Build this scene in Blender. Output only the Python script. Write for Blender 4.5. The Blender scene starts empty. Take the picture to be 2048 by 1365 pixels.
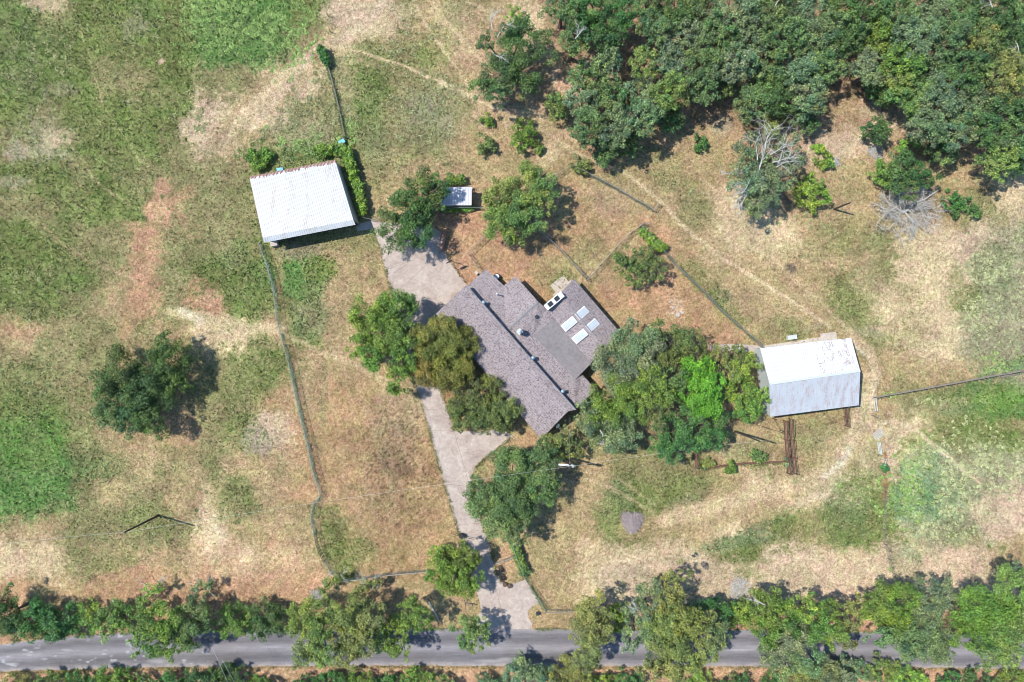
import bpy, bmesh, math, random
import numpy as np
from mathutils import Vector, Matrix
from mathutils.geometry import tessellate_polygon
C = bpy.context.scene.collection
# ---------------------------------------------------------------- camera, sky, sun
H = 109.2; S = 12.5                      # camera height, photo pixels per metre on the ground
R = math.radians
cd = bpy.data.cameras.new('camera'); cam = bpy.data.objects.new('camera', cd); C.objects.link(cam)
cam.location = (0, 0, H); cam.rotation_euler = (0, 0, 0)
cd.sensor_width = 36; cd.lens = 24; cd.clip_start = 1; cd.clip_end = 6000
sc = bpy.context.scene; sc.camera = cam
SUN_EL = 58.5; SDX, SDY = 0.96, -0.28    # direction in which shadows fall
w = bpy.data.worlds.new('World'); sc.world = w; w.use_nodes = True
nt = w.node_tree; bg = nt.nodes['Background']; sky = nt.nodes.new('ShaderNodeTexSky')
sky.sky_type = 'NISHITA'; sky.sun_disc = False; sky.sun_elevation = R(SUN_EL)
sky.sun_rotation = math.atan2(-SDX, -SDY); sky.air_density = 1.6; sky.dust_density = 0.1; sky.ozone_density = 8
nt.links.new(sky.outputs[0], bg.inputs[0]); bg.inputs[1].default_value = 0.128
sl = bpy.data.lights.new('sun', 'SUN'); sl.energy = 4.6; sl.angle = R(0.5); sl.color = (1, 0.96, 0.90)
so = bpy.data.objects.new('sun', sl); C.objects.link(so)
ce = math.cos(R(SUN_EL))
so.rotation_euler = Vector((-SDX*ce, -SDY*ce, math.sin(R(SUN_EL)))).to_track_quat('Z', 'Y').to_euler()
sc.view_settings.view_transform = 'Standard'; sc.view_settings.look = 'None'
sc.view_settings.exposure = 0.52; sc.view_settings.gamma = 1
sc.cycles.filter_width = 1.0
GAIN = 1.9
random.seed(7); rng = np.random.default_rng(7)

# ---------------------------------------------------------------- helpers
def P(px, py, z=0.0):
    k = (H-z)/H/S
    return Vector(((px-1024)*k, (682.5-py)*k, z))
def lin(c):
    c = np.asarray(c, float)/255.0
    return np.where(c <= .04045, c/12.92, ((c+.055)/1.055)**2.4)
def alb(r, g, b): return lin((r, g, b))/GAIN          # surface albedo of a sunlit flat colour

def link(o, parent=None):
    C.objects.link(o)
    if parent is not None: o.parent = parent
    return o
def tag(o, label=None, cat=None, group=None, kind=None):
    if label: o['label'] = label
    if cat: o['category'] = cat
    if group: o['group'] = group
    if kind: o['kind'] = kind
    return o
def thing(name, label, cat, loc=(0, 0, 0), rz=0, group=None):
    o = bpy.data.objects.new(name, None); o.empty_display_size = .3
    link(o); o.location = loc; o.rotation_euler = (0, 0, rz)
    return tag(o, label, cat, group)
class MB:
    """collects shapes and links them as one mesh object"""
    def __init__(s): s.v = []; s.f = []; s.m = []
    def add(s, v, f, m=0):
        n = len(s.v); s.v += [tuple(p) for p in v]; s.f += [tuple(i+n for i in q) for q in f]; s.m += [m]*len(f)
    def box(s, c, size, rz=0, m=0, rx=0):
        M = Matrix.Translation(c) @ Matrix.Rotation(rz, 4, 'Z') @ Matrix.Rotation(rx, 4, 'X')
        x, y, z = size[0]/2, size[1]/2, size[2]/2
        v = [M @ Vector(p) for p in ((-x,-y,-z),(x,-y,-z),(x,y,-z),(-x,y,-z),(-x,-y,z),(x,-y,z),(x,y,z),(-x,y,z))]
        s.add(v, [(0,3,2,1),(4,5,6,7),(0,1,5,4),(1,2,6,5),(2,3,7,6),(3,0,4,7)], m)
    def tube(s, pts, rad, n=6, m=0, cap=True):
        pts = [Vector(p) for p in pts]
        if not hasattr(rad, '__len__'): rad = [rad]*len(pts)
        base = []; 
        for i, p in enumerate(pts):
            d = (pts[min(i+1, len(pts)-1)]-pts[max(i-1, 0)])
            if d.length < 1e-6: d = Vector((0,0,1))
            d.normalize(); u = d.cross(Vector((0,0,1)) if abs(d.z) < .9 else Vector((1,0,0))).normalized(); w_ = d.cross(u)
            base += [p+(u*math.cos(a)+w_*math.sin(a))*rad[i] for a in [2*math.pi*k/n for k in range(n)]]
        f = []
        for i in range(len(pts)-1):
            for k in range(n):
                a, b = i*n+k, i*n+(k+1) % n
                f.append((a, b, b+n, a+n))
        if cap: f += [tuple(range(n))[::-1], tuple(range((len(pts)-1)*n, len(pts)*n))]
        s.add(base, f, m)
    def lathe(s, prof, n=16, m=0, c=(0,0,0)):
        v = []; f = []
        for r, z in prof:
            v += [(c[0]+r*math.cos(2*math.pi*k/n), c[1]+r*math.sin(2*math.pi*k/n), c[2]+z) for k in range(n)]
        for i in range(len(prof)-1):
            for k in range(n):
                a, b = i*n+k, i*n+(k+1) % n
                f.append((a, b, b+n, a+n))
        f += [tuple(range(n))[::-1], tuple(range((len(prof)-1)*n, len(prof)*n))]
        s.add(v, f, m)
    def prism(s, poly, z0, z1, m=0):
        n = len(poly); poly = [(p[0], p[1]) for p in poly]
        if sum(poly[i][0]*poly[(i+1) % n][1]-poly[(i+1) % n][0]*poly[i][1] for i in range(n)) < 0: poly = poly[::-1]
        v = [(x, y, z0) for x, y in poly]+[(x, y, z1) for x, y in poly]
        f = [tuple(range(n))[::-1], tuple(range(n, 2*n))]+[(i, (i+1) % n, (i+1) % n+n, i+n) for i in range(n)]
        s.add(v, f, m)
    def build(s, name, mats, parent=None, smooth=False, bevel=0):
        me = bpy.data.meshes.new(name); me.from_pydata(s.v, [], s.f)
        if not isinstance(mats, (list, tuple)): mats = [mats]
        for q in mats: me.materials.append(q)
        me.polygons.foreach_set('material_index', s.m)
        if smooth: me.polygons.foreach_set('use_smooth', [True]*len(s.f))
        me.update(); o = bpy.data.objects.new(name, me); link(o, parent)
        if bevel:
            b = o.modifiers.new('bevel', 'BEVEL'); b.width = bevel; b.segments = 2; b.limit_method = 'ANGLE'
        return o
def shell(verts, faces, t, mats_idx=None):
    """a sheet of shared-vertex faces given thickness t downward"""
    mb = MB(); n = len(verts); V = [Vector(p) for p in verts]
    out = []; ed = {}
    for f in faces:
        nrm = Vector((0,0,0))
        for i in range(len(f)):
            a, b = V[f[i]], V[f[(i+1) % len(f)]]; nrm += a.cross(b)
        f = list(f) if nrm.z > 0 else list(f)[::-1]
        out.append(tuple(f))
        for i in range(len(f)): ed[(f[i], f[(i+1) % len(f)])] = 1
    allv = V+[p-Vector((0,0,t)) for p in V]
    ff = list(out); mm = list(mats_idx or [0]*len(out))
    ff += [tuple(i+n for i in f[::-1]) for f in out]; mm += [mm[i] for i in range(len(out))]
    for (a, b) in ed:
        if (b, a) not in ed: ff.append((a, a+n, b+n, b)); mm.append(1)
    mb.add(allv, ff); mb.m = mm
    return mb
def npmesh(name, verts, quads, cols, mat, parent=None):
    me = bpy.data.meshes.new(name)
    nv, nf = len(verts), len(quads)
    me.vertices.add(nv); me.vertices.foreach_set('co', verts.astype(np.float32).ravel())
    me.loops.add(nf*4); me.loops.foreach_set('vertex_index', quads.astype(np.int32).ravel())
    me.polygons.add(nf); me.polygons.foreach_set('loop_start', np.arange(0, nf*4, 4, dtype=np.int32))
    me.polygons.foreach_set('loop_total', np.full(nf, 4, dtype=np.int32))
    if cols is not None:
        at = me.color_attributes.new('Col', 'FLOAT_COLOR', 'POINT')
        at.data.foreach_set('color', np.concatenate([cols, np.ones((nv, 1))], 1).astype(np.float32).ravel())
    me.update(calc_edges=True); me.materials.append(mat)
    o = bpy.data.objects.new(name, me); link(o, parent); return o

# ---------------------------------------------------------------- materials
def newmat(name, rough=.8, spec=.3, metal=0):
    m = bpy.data.materials.new(name); m.use_nodes = True; b = m.node_tree.nodes['Principled BSDF']
    b.inputs['Roughness'].default_value = rough; b.inputs['Metallic'].default_value = metal
    b.inputs['Specular IOR Level'].default_value = spec
    return m, m.node_tree, b
def node(t, kind, **kw):
    n = t.nodes.new(kind)
    for k, v in kw.items():
        if k in ('inp',):
            for a, b in v.items(): n.inputs[a].default_value = b
        else: setattr(n, k, v)
    return n
def noise(t, scale, detail=3, rough=.6, vec=None, dist=0):
    n = node(t, 'ShaderNodeTexNoise', inp={'Scale': scale, 'Detail': detail, 'Roughness': rough, 'Distortion': dist})
    if vec is not None: t.links.new(vec, n.inputs['Vector'])
    return n.outputs['Fac']
def ramp(t, fac, stops, interp='LINEAR'):
    r = t.nodes.new('ShaderNodeValToRGB'); r.color_ramp.interpolation = interp
    e = r.color_ramp.elements
    while len(e) < len(stops): e.new(.5)
    for q, (p, c) in zip(e, stops): q.position = p; q.color = (*c, 1) if len(c) == 3 else c
    t.links.new(fac, r.inputs[0]); return r.outputs[0]
def mix(t, fac, a, b, mode='MIX'):
    m = t.nodes.new('ShaderNodeMix'); m.data_type = 'RGBA'; m.blend_type = mode
    for s_, i in ((fac, 0), (a, 6), (b, 7)):
        if hasattr(s_, 'links'): t.links.new(s_, m.inputs[i])
        elif isinstance(s_, (int, float)): m.inputs[i].default_value = s_
        else: m.inputs[i].default_value = (*s_, 1)
    return m.outputs[2]
def bump(t, b, h, strength=.3, dist=.05):
    n = node(t, 'ShaderNodeBump', inp={'Strength': strength, 'Distance': dist})
    t.links.new(h, n.inputs['Height']); t.links.new(n.outputs[0], b.inputs['Normal'])
def objco(t): return t.nodes.new('ShaderNodeTexCoord').outputs['Object']
def g3(v): return (v, v, v)
def simple(name, col, var=.2, scale=3, rough=.8, metal=0, spec=.3, bmp=0):
    m, t, b = newmat(name, rough, spec, metal); c = np.array(col); co = objco(t)
    n = noise(t, scale, 4, .6, co)
    col_ = ramp(t, n, [(.3, tuple(c*(1-var))), (.7, tuple(np.minimum(c*(1+var), .9)))])
    t.links.new(col_, b.inputs['Base Color'])
    if bmp: bump(t, b, n, bmp, .02)
    return m
def rusty(name, base, rust, amount=.5, scale=.8, rough=.5, metal=0, stretch=(1, .25, 1)):
    m, t, b = newmat(name, rough, .4, metal); co = objco(t)
    mp = node(t, 'ShaderNodeMapping', inp={'Scale': stretch}); t.links.new(co, mp.inputs[0])
    n1 = noise(t, scale, 5, .65, mp.outputs[0]); n2 = noise(t, 9, 4, .7, mp.outputs[0])
    a = node(t, 'ShaderNodeMath', operation='MULTIPLY'); t.links.new(n1, a.inputs[0]); t.links.new(n2, a.inputs[1])
    f = ramp(t, a.outputs[0], [(amount*.5, g3(0)), (amount*.5+.06, g3(1))])
    v = noise(t, .5, 3, .5, co); c = np.array(base)
    basec = ramp(t, v, [(.3, tuple(c*.9)), (.7, tuple(np.minimum(c*1.06, .9)))])
    t.links.new(mix(t, f, basec, rust), b.inputs['Base Color'])
    return m
# foliage and grass: colour comes from each leaf's own attribute
def leafmat(name, trans=.25, rough=.55):
    m, t, b = newmat(name, rough, .25)
    a = node(t, 'ShaderNodeAttribute', attribute_name='Col')
    t.links.new(a.outputs['Color'], b.inputs['Base Color'])
    tr = t.nodes.new('ShaderNodeBsdfTranslucent'); t.links.new(mix(t, 1, a.outputs['Color'], (1.2, 1.3, .6), 'MULTIPLY'), tr.inputs[0])
    ms = t.nodes.new('ShaderNodeMixShader'); ms.inputs[0].default_value = trans
    t.links.new(b.outputs[0], ms.inputs[1]); t.links.new(tr.outputs[0], ms.inputs[2])
    t.links.new(ms.outputs[0], t.nodes['Material Output'].inputs[0]); return m
M = {}
M['leaf'] = leafmat('leaf', .16); M['grass'] = leafmat('grass_blade', .2, .8)
M['bark'] = simple('bark', (.11, .09, .075), .35, 6, .9, bmp=.5)
M['deadwood'] = simple('dead_wood', (.40, .385, .35), .3, 5, .85)
M['post'] = simple('galvanised_post', (.30, .32, .32), .15, 6, .5, .4)
M['woodpost'] = simple('wood_post', (.20, .17, .14), .3, 5, .9)
M['darkwood'] = simple('creosote_wood', (.06, .045, .04), .3, 5, .85)
M['rust'] = simple('rusty_pipe', (.13, .065, .05), .35, 4, .85)
M['silverpipe'] = simple('silver_pipe', (.50, .52, .50), .12, 3, .5, .2)
M['dark'] = simple('dark_plastic', (.02, .025, .03), .2, 5, .6)
M['white'] = simple('white_paint', (.66, .67, .68), .05, 2, .45)
M['palewall'] = simple('pale_wall', (.42, .45, .43), .08, 1.5, .7)
M['brick'] = simple('brick_wall', (.26, .17, .13), .25, 9, .85)
M['blue'] = simple('blue_plastic', (.12, .38, .52), .1, 3, .5)
M['stone'] = simple('limestone', (.50, .46, .42), .15, 4, .85, bmp=.3)
M['cap'] = simple('grey_flashing', (.19, .185, .19), .08, 3, .6)
M['ventblue'] = simple('pale_blue_metal', (.24, .34, .40), .1, 5, .35, .3)
M['terracotta'] = simple('rusty_drum', (.15, .095, .075), .3, 5, .8)
M['soil'] = simple('dark_soil', (.10, .07, .05), .35, 6, .95)
M['skyglass'] = simple('skylight_glazing', (.40, .43, .46), .08, 2, .18, 0, .6)
M['glass'] = simple('window_glass', (.05, .07, .09), .1, 1, .08, 0, .6)
def concrete(name, col, dark, sc_=1.0):
    m, t, b = newmat(name, .88, .2); co = objco(t)
    n1 = noise(t, .42, 7, .72, co, 1.0); n2 = noise(t, 2.2*sc_, 6, .75, co, .4); n3 = noise(t, 14, 4, .7, co)
    c = ramp(t, n1, [(.32, dark), (.62, col)])
    c = mix(t, 1, c, ramp(t, n2, [(.25, g3(.72)), (.75, g3(1.13))]), 'MULTIPLY')
    c = mix(t, 1, c, ramp(t, n3, [(.25, g3(.86)), (.75, g3(1.12))]), 'MULTIPLY')
    t.links.new(c, b.inputs['Base Color']); bump(t, b, n3, .15, .01); return m
M['concrete'] = concrete('concrete', tuple(alb(236, 219, 204)), tuple(alb(196, 175, 162)))
M['slab'] = concrete('pale_slab', tuple(alb(244, 230, 214)), tuple(alb(222, 206, 190)))
# shingles: small square tabs in mixed greys, mauves and browns
def shingles():
    m, t, b = newmat('shingles', .9, .15); co = objco(t)
    mp = node(t, 'ShaderNodeMapping', inp={'Rotation': (0, 0, R(48.6)), 'Scale': (1, 1.1, 1)}); t.links.new(co, mp.inputs[0])
    vo = node(t, 'ShaderNodeTexVoronoi', inp={'Scale': 6.6, 'Randomness': .9}); t.links.new(mp.outputs[0], vo.inputs['Vector'])
    sp = t.nodes.new('ShaderNodeSeparateColor'); t.links.new(vo.outputs['Color'], sp.inputs[0])
    c = ramp(t, sp.outputs[0], [(0, tuple(alb(124, 108, 108))), (.2, tuple(alb(172, 160, 162))), (.5, tuple(alb(194, 182, 183))), (.8, tuple(alb(206, 193, 190))), (1, tuple(alb(158, 136, 128)))])
    n3 = noise(t, 16, 4, .7, co); n1 = noise(t, .25, 4, .6, co)
    c = mix(t, 1, c, ramp(t, n3, [(.28, g3(.62)), (.72, g3(1.25))]), 'MULTIPLY')
    c = mix(t, 1, c, ramp(t, n1, [(.3, g3(.93)), (.7, g3(1.05))]), 'MULTIPLY')
    rs = ramp(t, noise(t, .9, 5, .75, co), [(.70, g3(0)), (.76, g3(.5))])
    c = mix(t, rs, c, tuple(alb(175, 105, 85)))
    wv = node(t, 'ShaderNodeTexWave', bands_direction='Y', inp={'Scale': .95, 'Distortion': .4, 'Detail': 1}); mp2 = node(t, 'ShaderNodeMapping', inp={'Rotation': (0, 0, R(48.6))}); t.links.new(co, mp2.inputs[0]); t.links.new(mp2.outputs[0], wv.inputs['Vector'])
    c = mix(t, 1, c, ramp(t, wv.outputs['Fac'], [(.1, g3(.86)), (.35, g3(1.03))]), 'MULTIPLY')
    t.links.new(c, b.inputs['Base Color']); bump(t, b, n3, .3, .02); return m
M['shingle'] = shingles()
M['membrane'] = concrete('flat_roof_membrane', tuple(alb(172, 164, 163)), tuple(alb(158, 150, 148)))
M['fascia'] = simple('fascia', (.20, .17, .155), .1, 3, .7)
M['metalroof'] = rusty('white_metal_roof', (.435, .45, .455), (.33, .29, .26), .56, .8, .45)
M['rustroof'] = rusty('rusted_white_roof', (.60, .60, .60), (.28, .20, .17), .52, 1.1, .45, 0, (1, .5, 1))
M['greyroof'] = rusty('galvanised_roof', (.44, .462, .48), (.36, .29, .28), .52, .8, .42, .1, (1.6, .22, 1))
M['shedroof'] = rusty('shed_roof', (.50, .49, .52), (.30, .22, .18), .72, .9, .5, 0, (.3, 1, 1))
M['seam_w'] = simple('roof_rib', (.33, .345, .355), .1, 3, .5)
M['seam_b'] = simple('grey_roof_rib', (.38, .405, .43), .1, 3, .5)
M['whiteroof'] = rusty('clean_white_roof', (.58, .585, .59), (.48, .47, .46), .56, .8, .45)
M['edge_rust'] = simple('roof_edge_rust', (.24, .10, .06), .4, 6, .9)
M['tank'] = rusty('tank_paint', (.19, .165, .155), (.26, .12, .07), .42, .7, .5, 0, (1, 1, 1))
def chain():
    m, t, b = newmat('chain_link', .5, .4, .3)
    b.inputs['Base Color'].default_value = (.34, .40, .38, 1)
    uv = t.nodes.new('ShaderNodeUVMap'); sep = t.nodes.new('ShaderNodeSeparateXYZ'); t.links.new(uv.outputs[0], sep.inputs[0])
    outs = []
    for op in ('ADD', 'SUBTRACT'):
        a = node(t, 'ShaderNodeMath', operation=op); t.links.new(sep.outputs[0], a.inputs[0]); t.links.new(sep.outputs[1], a.inputs[1])
        k = node(t, 'ShaderNodeMath', operation='MULTIPLY'); k.inputs[1].default_value = 9; t.links.new(a.outputs[0], k.inputs[0])
        f = node(t, 'ShaderNodeMath', operation='FRACT'); t.links.new(k.outputs[0], f.inputs[0])
        l = node(t, 'ShaderNodeMath', operation='LESS_THAN'); l.inputs[1].default_value = .15; t.links.new(f.outputs[0], l.inputs[0]); outs.append(l.outputs[0])
    mx = node(t, 'ShaderNodeMath', operation='MAXIMUM'); t.links.new(outs[0], mx.inputs[0]); t.links.new(outs[1], mx.inputs[1])
    t.links.new(mx.outputs[0], b.inputs['Alpha']); return m
M['chain'] = chain()

# ---------------------------------------------------------------- ground colours
PAL = {k: np.array(v, float) for k, v in {
 'm': (136, 168, 122), 'g': (130, 142, 84), 'G': (108, 144, 80), 'd': (120, 136, 82), 'o': (154, 148, 104), 't': (188, 164, 124),
 'T': (222, 197, 158), 'p': (216, 190, 160), 'r': (198, 158, 124), 's': (172, 168, 134), 'b': (188, 155, 117),
 'f': (178, 148, 118), 'P': (214, 172, 138), 'W': (242, 226, 204), 'V': (128, 144, 102), 'k': (120, 106, 94),
 'B': (165, 118, 84), 'L': (128, 156, 74), 'q': (182, 168, 146)}.items()}
ROWS = """
doggdgGGGgpTototTfffffffffffffff
ddggggGGGoTottffTfffffffffffffff
dggoogooTpogootffppfffffffffffff
goggggpTpoogosopTffffffffffppfff
osgggoptoogoootttTfffttffpppffff
ggogooooggotttttttttottfftttfttT
oogggrooooottrrrrtbbtoTTftttttoT
ggoorooogooottrrbbttrtTTTttoTTps
gggoroggGGtttrrrrottrbtttttoTTss
ggotrorggotttrrrrbbrrrttttoToTss
tooootTTtgtttttttttrrrrtottooTss
oooottoogtttttttttttttttttttttts
ggoottoobtbbbttttttfffftttttooGG
GGottrogpbbbbbttttottttttotTTogg
GGGotoottbbbbbtttttoootottTpgsss
GGotottotbbbbbtttttggotTTTTggssp
ttooooTtttgbbbtttttgotTtgtggTssp
TTotttTTrtgbbbttttTpppggppTpsppt
rttrrrrrrrttttttttTppppppppppppp
rrrrrrrrrrtttttttttrrrrrrrrrrrrr
rrrrrrrrrrrrrrrrrrrrrrrrrrrrrrrr
rrrrrrrrrrrrrrrrrrrrrrrrrrrrrrrr
""".split()
ROWS = [(r+r[-1]*32)[:32] for r in ROWS]
STEP = .22
gx = np.arange(-94, 94.01, STEP); gy = np.arange(-66, 66.01, STEP)
ext = np.array([4, 10, 20, 40, 80, 160, 320, 640, 1400.])
gxx = np.concatenate([-94-ext[::-1], gx, 94+ext]); gyy = np.concatenate([-66-ext[::-1], gy, 66+ext])
X, Y = np.meshgrid(gxx, gyy)
PX = X*S+1024; PY = 682.5-Y*S
def vnoise(x, y, seed):
    """smooth value noise at float coordinates"""
    n = 256; tab = np.random.default_rng(seed).random((n, n))
    xi = np.floor(x).astype(int); yi = np.floor(y).astype(int); fx = x-xi; fy = y-yi
    fx = fx*fx*(3-2*fx); fy = fy*fy*(3-2*fy)
    a = tab[yi % n, xi % n]; b = tab[yi % n, (xi+1) % n]; c = tab[(yi+1) % n, xi % n]; d = tab[(yi+1) % n, (xi+1) % n]
    return (a*(1-fx)+b*fx)*(1-fy)+(c*(1-fx)+d*fx)*fy
def fbm(x, y, s, seed, o=4, g=.55):
    r = 0; a = 1; t_ = 0
    for i in range(o):
        r = r+a*vnoise(x*s*2**i+17*i, y*s*2**i+31*i, seed+i); t_ += a; a *= g
    return r/t_
class Paint:
    def __init__(s, PX, PY, rows=True):
        s.PX, s.PY = PX, PY
        s.wx = (fbm(PX, PY, 1/60, 3)-.5)*70+(fbm(PX, PY, 1/13, 11)-.5)*16
        s.wy = (fbm(PX, PY, 1/60, 5)-.5)*70+(fbm(PX, PY, 1/13, 13)-.5)*16
        s.nz = (fbm(PX, PY, 1/7, 211, 3, .9)-.5)*1.5+(fbm(PX, PY, 1/30, 217, 2)-.5)*.5
        if rows:
            grid = np.array([[PAL[c] for c in r] for r in ROWS])
            u = np.clip((PX+s.wx)/64-.5, 0, 30.999); v = np.clip((PY+s.wy)/64-.5, 0, len(ROWS)-1.001)
            ui = u.astype(int); vi = v.astype(int); fu = (u-ui)[..., None]; fv = (v-vi)[..., None]
            sm = lambda q: np.clip((q-.5)*2.1+.5+s.nz[..., None]*1.5, 0, 1)
            fu = sm(fu); fv = sm(fv)
            s.c = (grid[vi, ui]*(1-fu)+grid[vi, ui+1]*fu)*(1-fv)+(grid[vi+1, ui]*(1-fu)+grid[vi+1, ui+1]*fu)*fv
    def put(s, w_, col, a=1, nzk=2.4):
        w_ = np.clip(w_, 0, 1); w_ = np.where(w_ > 0, np.clip((w_-.5)*1.7+.5+s.nz*nzk, 0, 1), 0)*a; s.c = s.c*(1-w_[..., None])+PAL[col]*w_[..., None]
    def blob(s, cx, cy, rx, ry, col, a=.9, ang=0, soft=.35, wob=.35):
        x = s.PX-cx+s.wx*wob; y = s.PY-cy+s.wy*wob; ca, sa = math.cos(R(ang)), math.sin(R(ang))
        d = np.sqrt(((x*ca+y*sa)/rx)**2+((-x*sa+y*ca)/ry)**2)
        s.put((1+soft-d)/(2*soft), col, a)
    def dist(s, pts, wob):
        x = s.PX+s.wx*wob; y = s.PY+s.wy*wob; best = np.full(x.shape, 1e9)
        for (x0, y0), (x1, y1) in zip(pts, pts[1:]):
            dx, dy = x1-x0, y1-y0; t_ = np.clip(((x-x0)*dx+(y-y0)*dy)/(dx*dx+dy*dy), 0, 1)
            best = np.minimum(best, np.hypot(x-x0-t_*dx, y-y0-t_*dy))
        return best
    def path(s, pts, w_, col, a=.8, soft=.6, wob=.12):
        d = s.dist(pts, wob)/w_
        brk = .65+.6*(fbm(s.PX, s.PY, 1/22, 41)-.2)
        s.put((1+soft-d)/(2*soft), col, 1); 
g_ = Paint(PX, PY)
def detail_paint(g_):
    B, Q = g_.blob, g_.path
    def L(pts, w_, col, a=.8, soft=.6, wob=.12):
        d = g_.dist(pts, wob)/(w_*1.15); g_.put((1+soft-d)/(2*soft), col, min(1, a*1.2), .9)
    # mown lawn left of the drive
    for b in [(720,560,60,110,'t',.5),(730,860,95,190,'b',.5),(760,1040,110,90,'b',.5),(700,700,60,60,'t',.5),
              (600,560,45,40,'G',.85),(640,540,30,22,'L',.7),(558,560,8,60,'r',.5),(620,640,38,45,'V',.55),(590,500,50,16,'q',.5),
              (670,1060,26,50,'g',.5),(725,1100,28,20,'g',.55),(800,820,60,50,'q',.3),(790,900,40,60,'k',.22),(770,960,50,70,'k',.15),(650,790,10,60,'o',.5),
              (745,500,12,60,'o',.5),(620,610,18,70,'o',.4)]: B(*b)
    # left pasture
    for b in [(90,8,46,16,'p',.8),(420,598,22,18,'P',.95,0,.3,.1),(318,412,24,46,'P',.55,20),(324,123,8,6,'p',.9,0,.4,.1),
              (430,1088,20,26,'W',.75,0,.5,.2),(430,1095,9,10,'r',.6,0,.5,.1),(515,885,30,26,'q',.8),(35,300,26,22,'q',.85),(120,275,36,20,'p',.7),
              (25,365,34,12,'q',.6),(392,258,34,34,'p',.9),(455,270,30,40,'p',.8),(120,180,40,14,'q',.5),(270,55,24,16,'q',.5),
              (60,960,90,70,'G',.8),(70,880,80,60,'L',.35),(40,760,50,40,'g',.5),(160,800,60,40,'o',.4),(190,930,50,60,'o',.4),
              (30,650,50,24,'r',.55),(100,650,40,18,'t',.4),(500,540,40,60,'g',.55),(470,510,30,30,'V',.3),(450,470,40,20,'o',.4),
              (470,760,30,60,'g',.5),(520,740,26,80,'g',.5),(340,900,60,30,'t',.5),(300,1040,60,30,'g',.4),(470,1000,40,50,'g',.45),(380,960,40,40,'t',.5),
              (230,1120,40,24,'g',.4),(480,1120,50,34,'T',.6),(560,1130,60,30,'T',.5),(320,1150,80,16,'r',.5),(620,1160,40,16,'r',.5),(50,1130,60,20,'T',.6),
              (250,330,60,60,'g',.35),(180,400,60,30,'g',.35),(60,510,60,40,'g',.45),(130,560,60,30,'d',.35),(90,110,60,70,'d',.4)]: B(*b)
    # by the white barn, north yard and the paddocks
    for b in [(760,40,60,36,'p',.7),(700,20,40,24,'p',.6),(590,160,60,30,'p',.75,-40),(540,210,50,18,'T',.8,-40),(500,230,50,20,'T',.6,-30),
              (650,220,20,100,'o',.5,-15),(600,270,70,30,'s',.5),(690,180,18,60,'T',.4,-15),(740,260,26,90,'V',.35,-10),(730,200,20,60,'g',.5,-15),
              (800,110,60,30,'g',.55),(870,90,40,40,'g',.5),(860,240,60,60,'s',.35),(740,360,40,40,'g',.35),(990,225,40,24,'P',.55),(920,60,40,80,'T',.4,-30),(1060,190,40,30,'f',.6),
              (1130,130,14,70,'r',.5,10),(1180,440,60,60,'b',.7),(1230,400,60,36,'q',.3),(1170,500,36,30,'o',.5),(1060,520,70,40,'r',.75),(1000,520,30,40,'r',.6),(930,470,40,30,'r',.5),
              (915,545,22,26,'P',.45),(1100,540,36,30,'o',.4),(1130,560,24,20,'g',.3),(1250,600,70,40,'r',.6),(1340,610,70,46,'r',.45),(1400,650,70,30,'b',.6),(1240,640,36,16,'o',.35),
              (1440,595,22,18,'V',.6),(1405,560,20,50,'g',.5,-45),(1460,630,16,50,'g',.45,-45),(1355,618,18,20,'W',.35),(1390,420,36,40,'o',.5),(1370,370,30,24,'o',.45),
              (1330,330,40,16,'t',.5),(1440,250,24,20,'q',.6),(1470,420,40,30,'T',.5),(1540,490,60,30,'T',.4),(1690,480,60,36,'g',.35),(1700,590,50,45,'g',.65),(1730,640,36,26,'g',.5),(1590,500,40,20,'o',.3),
              (1740,660,36,12,'q',.5),(1582,537,12,9,'k',.85,0,.4,.1),(1940,495,50,16,'p',.8,-20),(1850,560,36,30,'T',.6),(1840,650,70,60,'T',.6),(1870,700,60,30,'T',.5),(1930,600,30,30,'g',.7),
              (1910,560,16,30,'o',.5),(1980,540,40,50,'V',.4),(1990,720,60,40,'s',.4),(2030,725,30,10,'G',.6,-20),(1625,655,24,5,'W',.9,-12,.5,.1),(1590,665,90,8,'o',.6,-8)]: B(*b)
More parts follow.
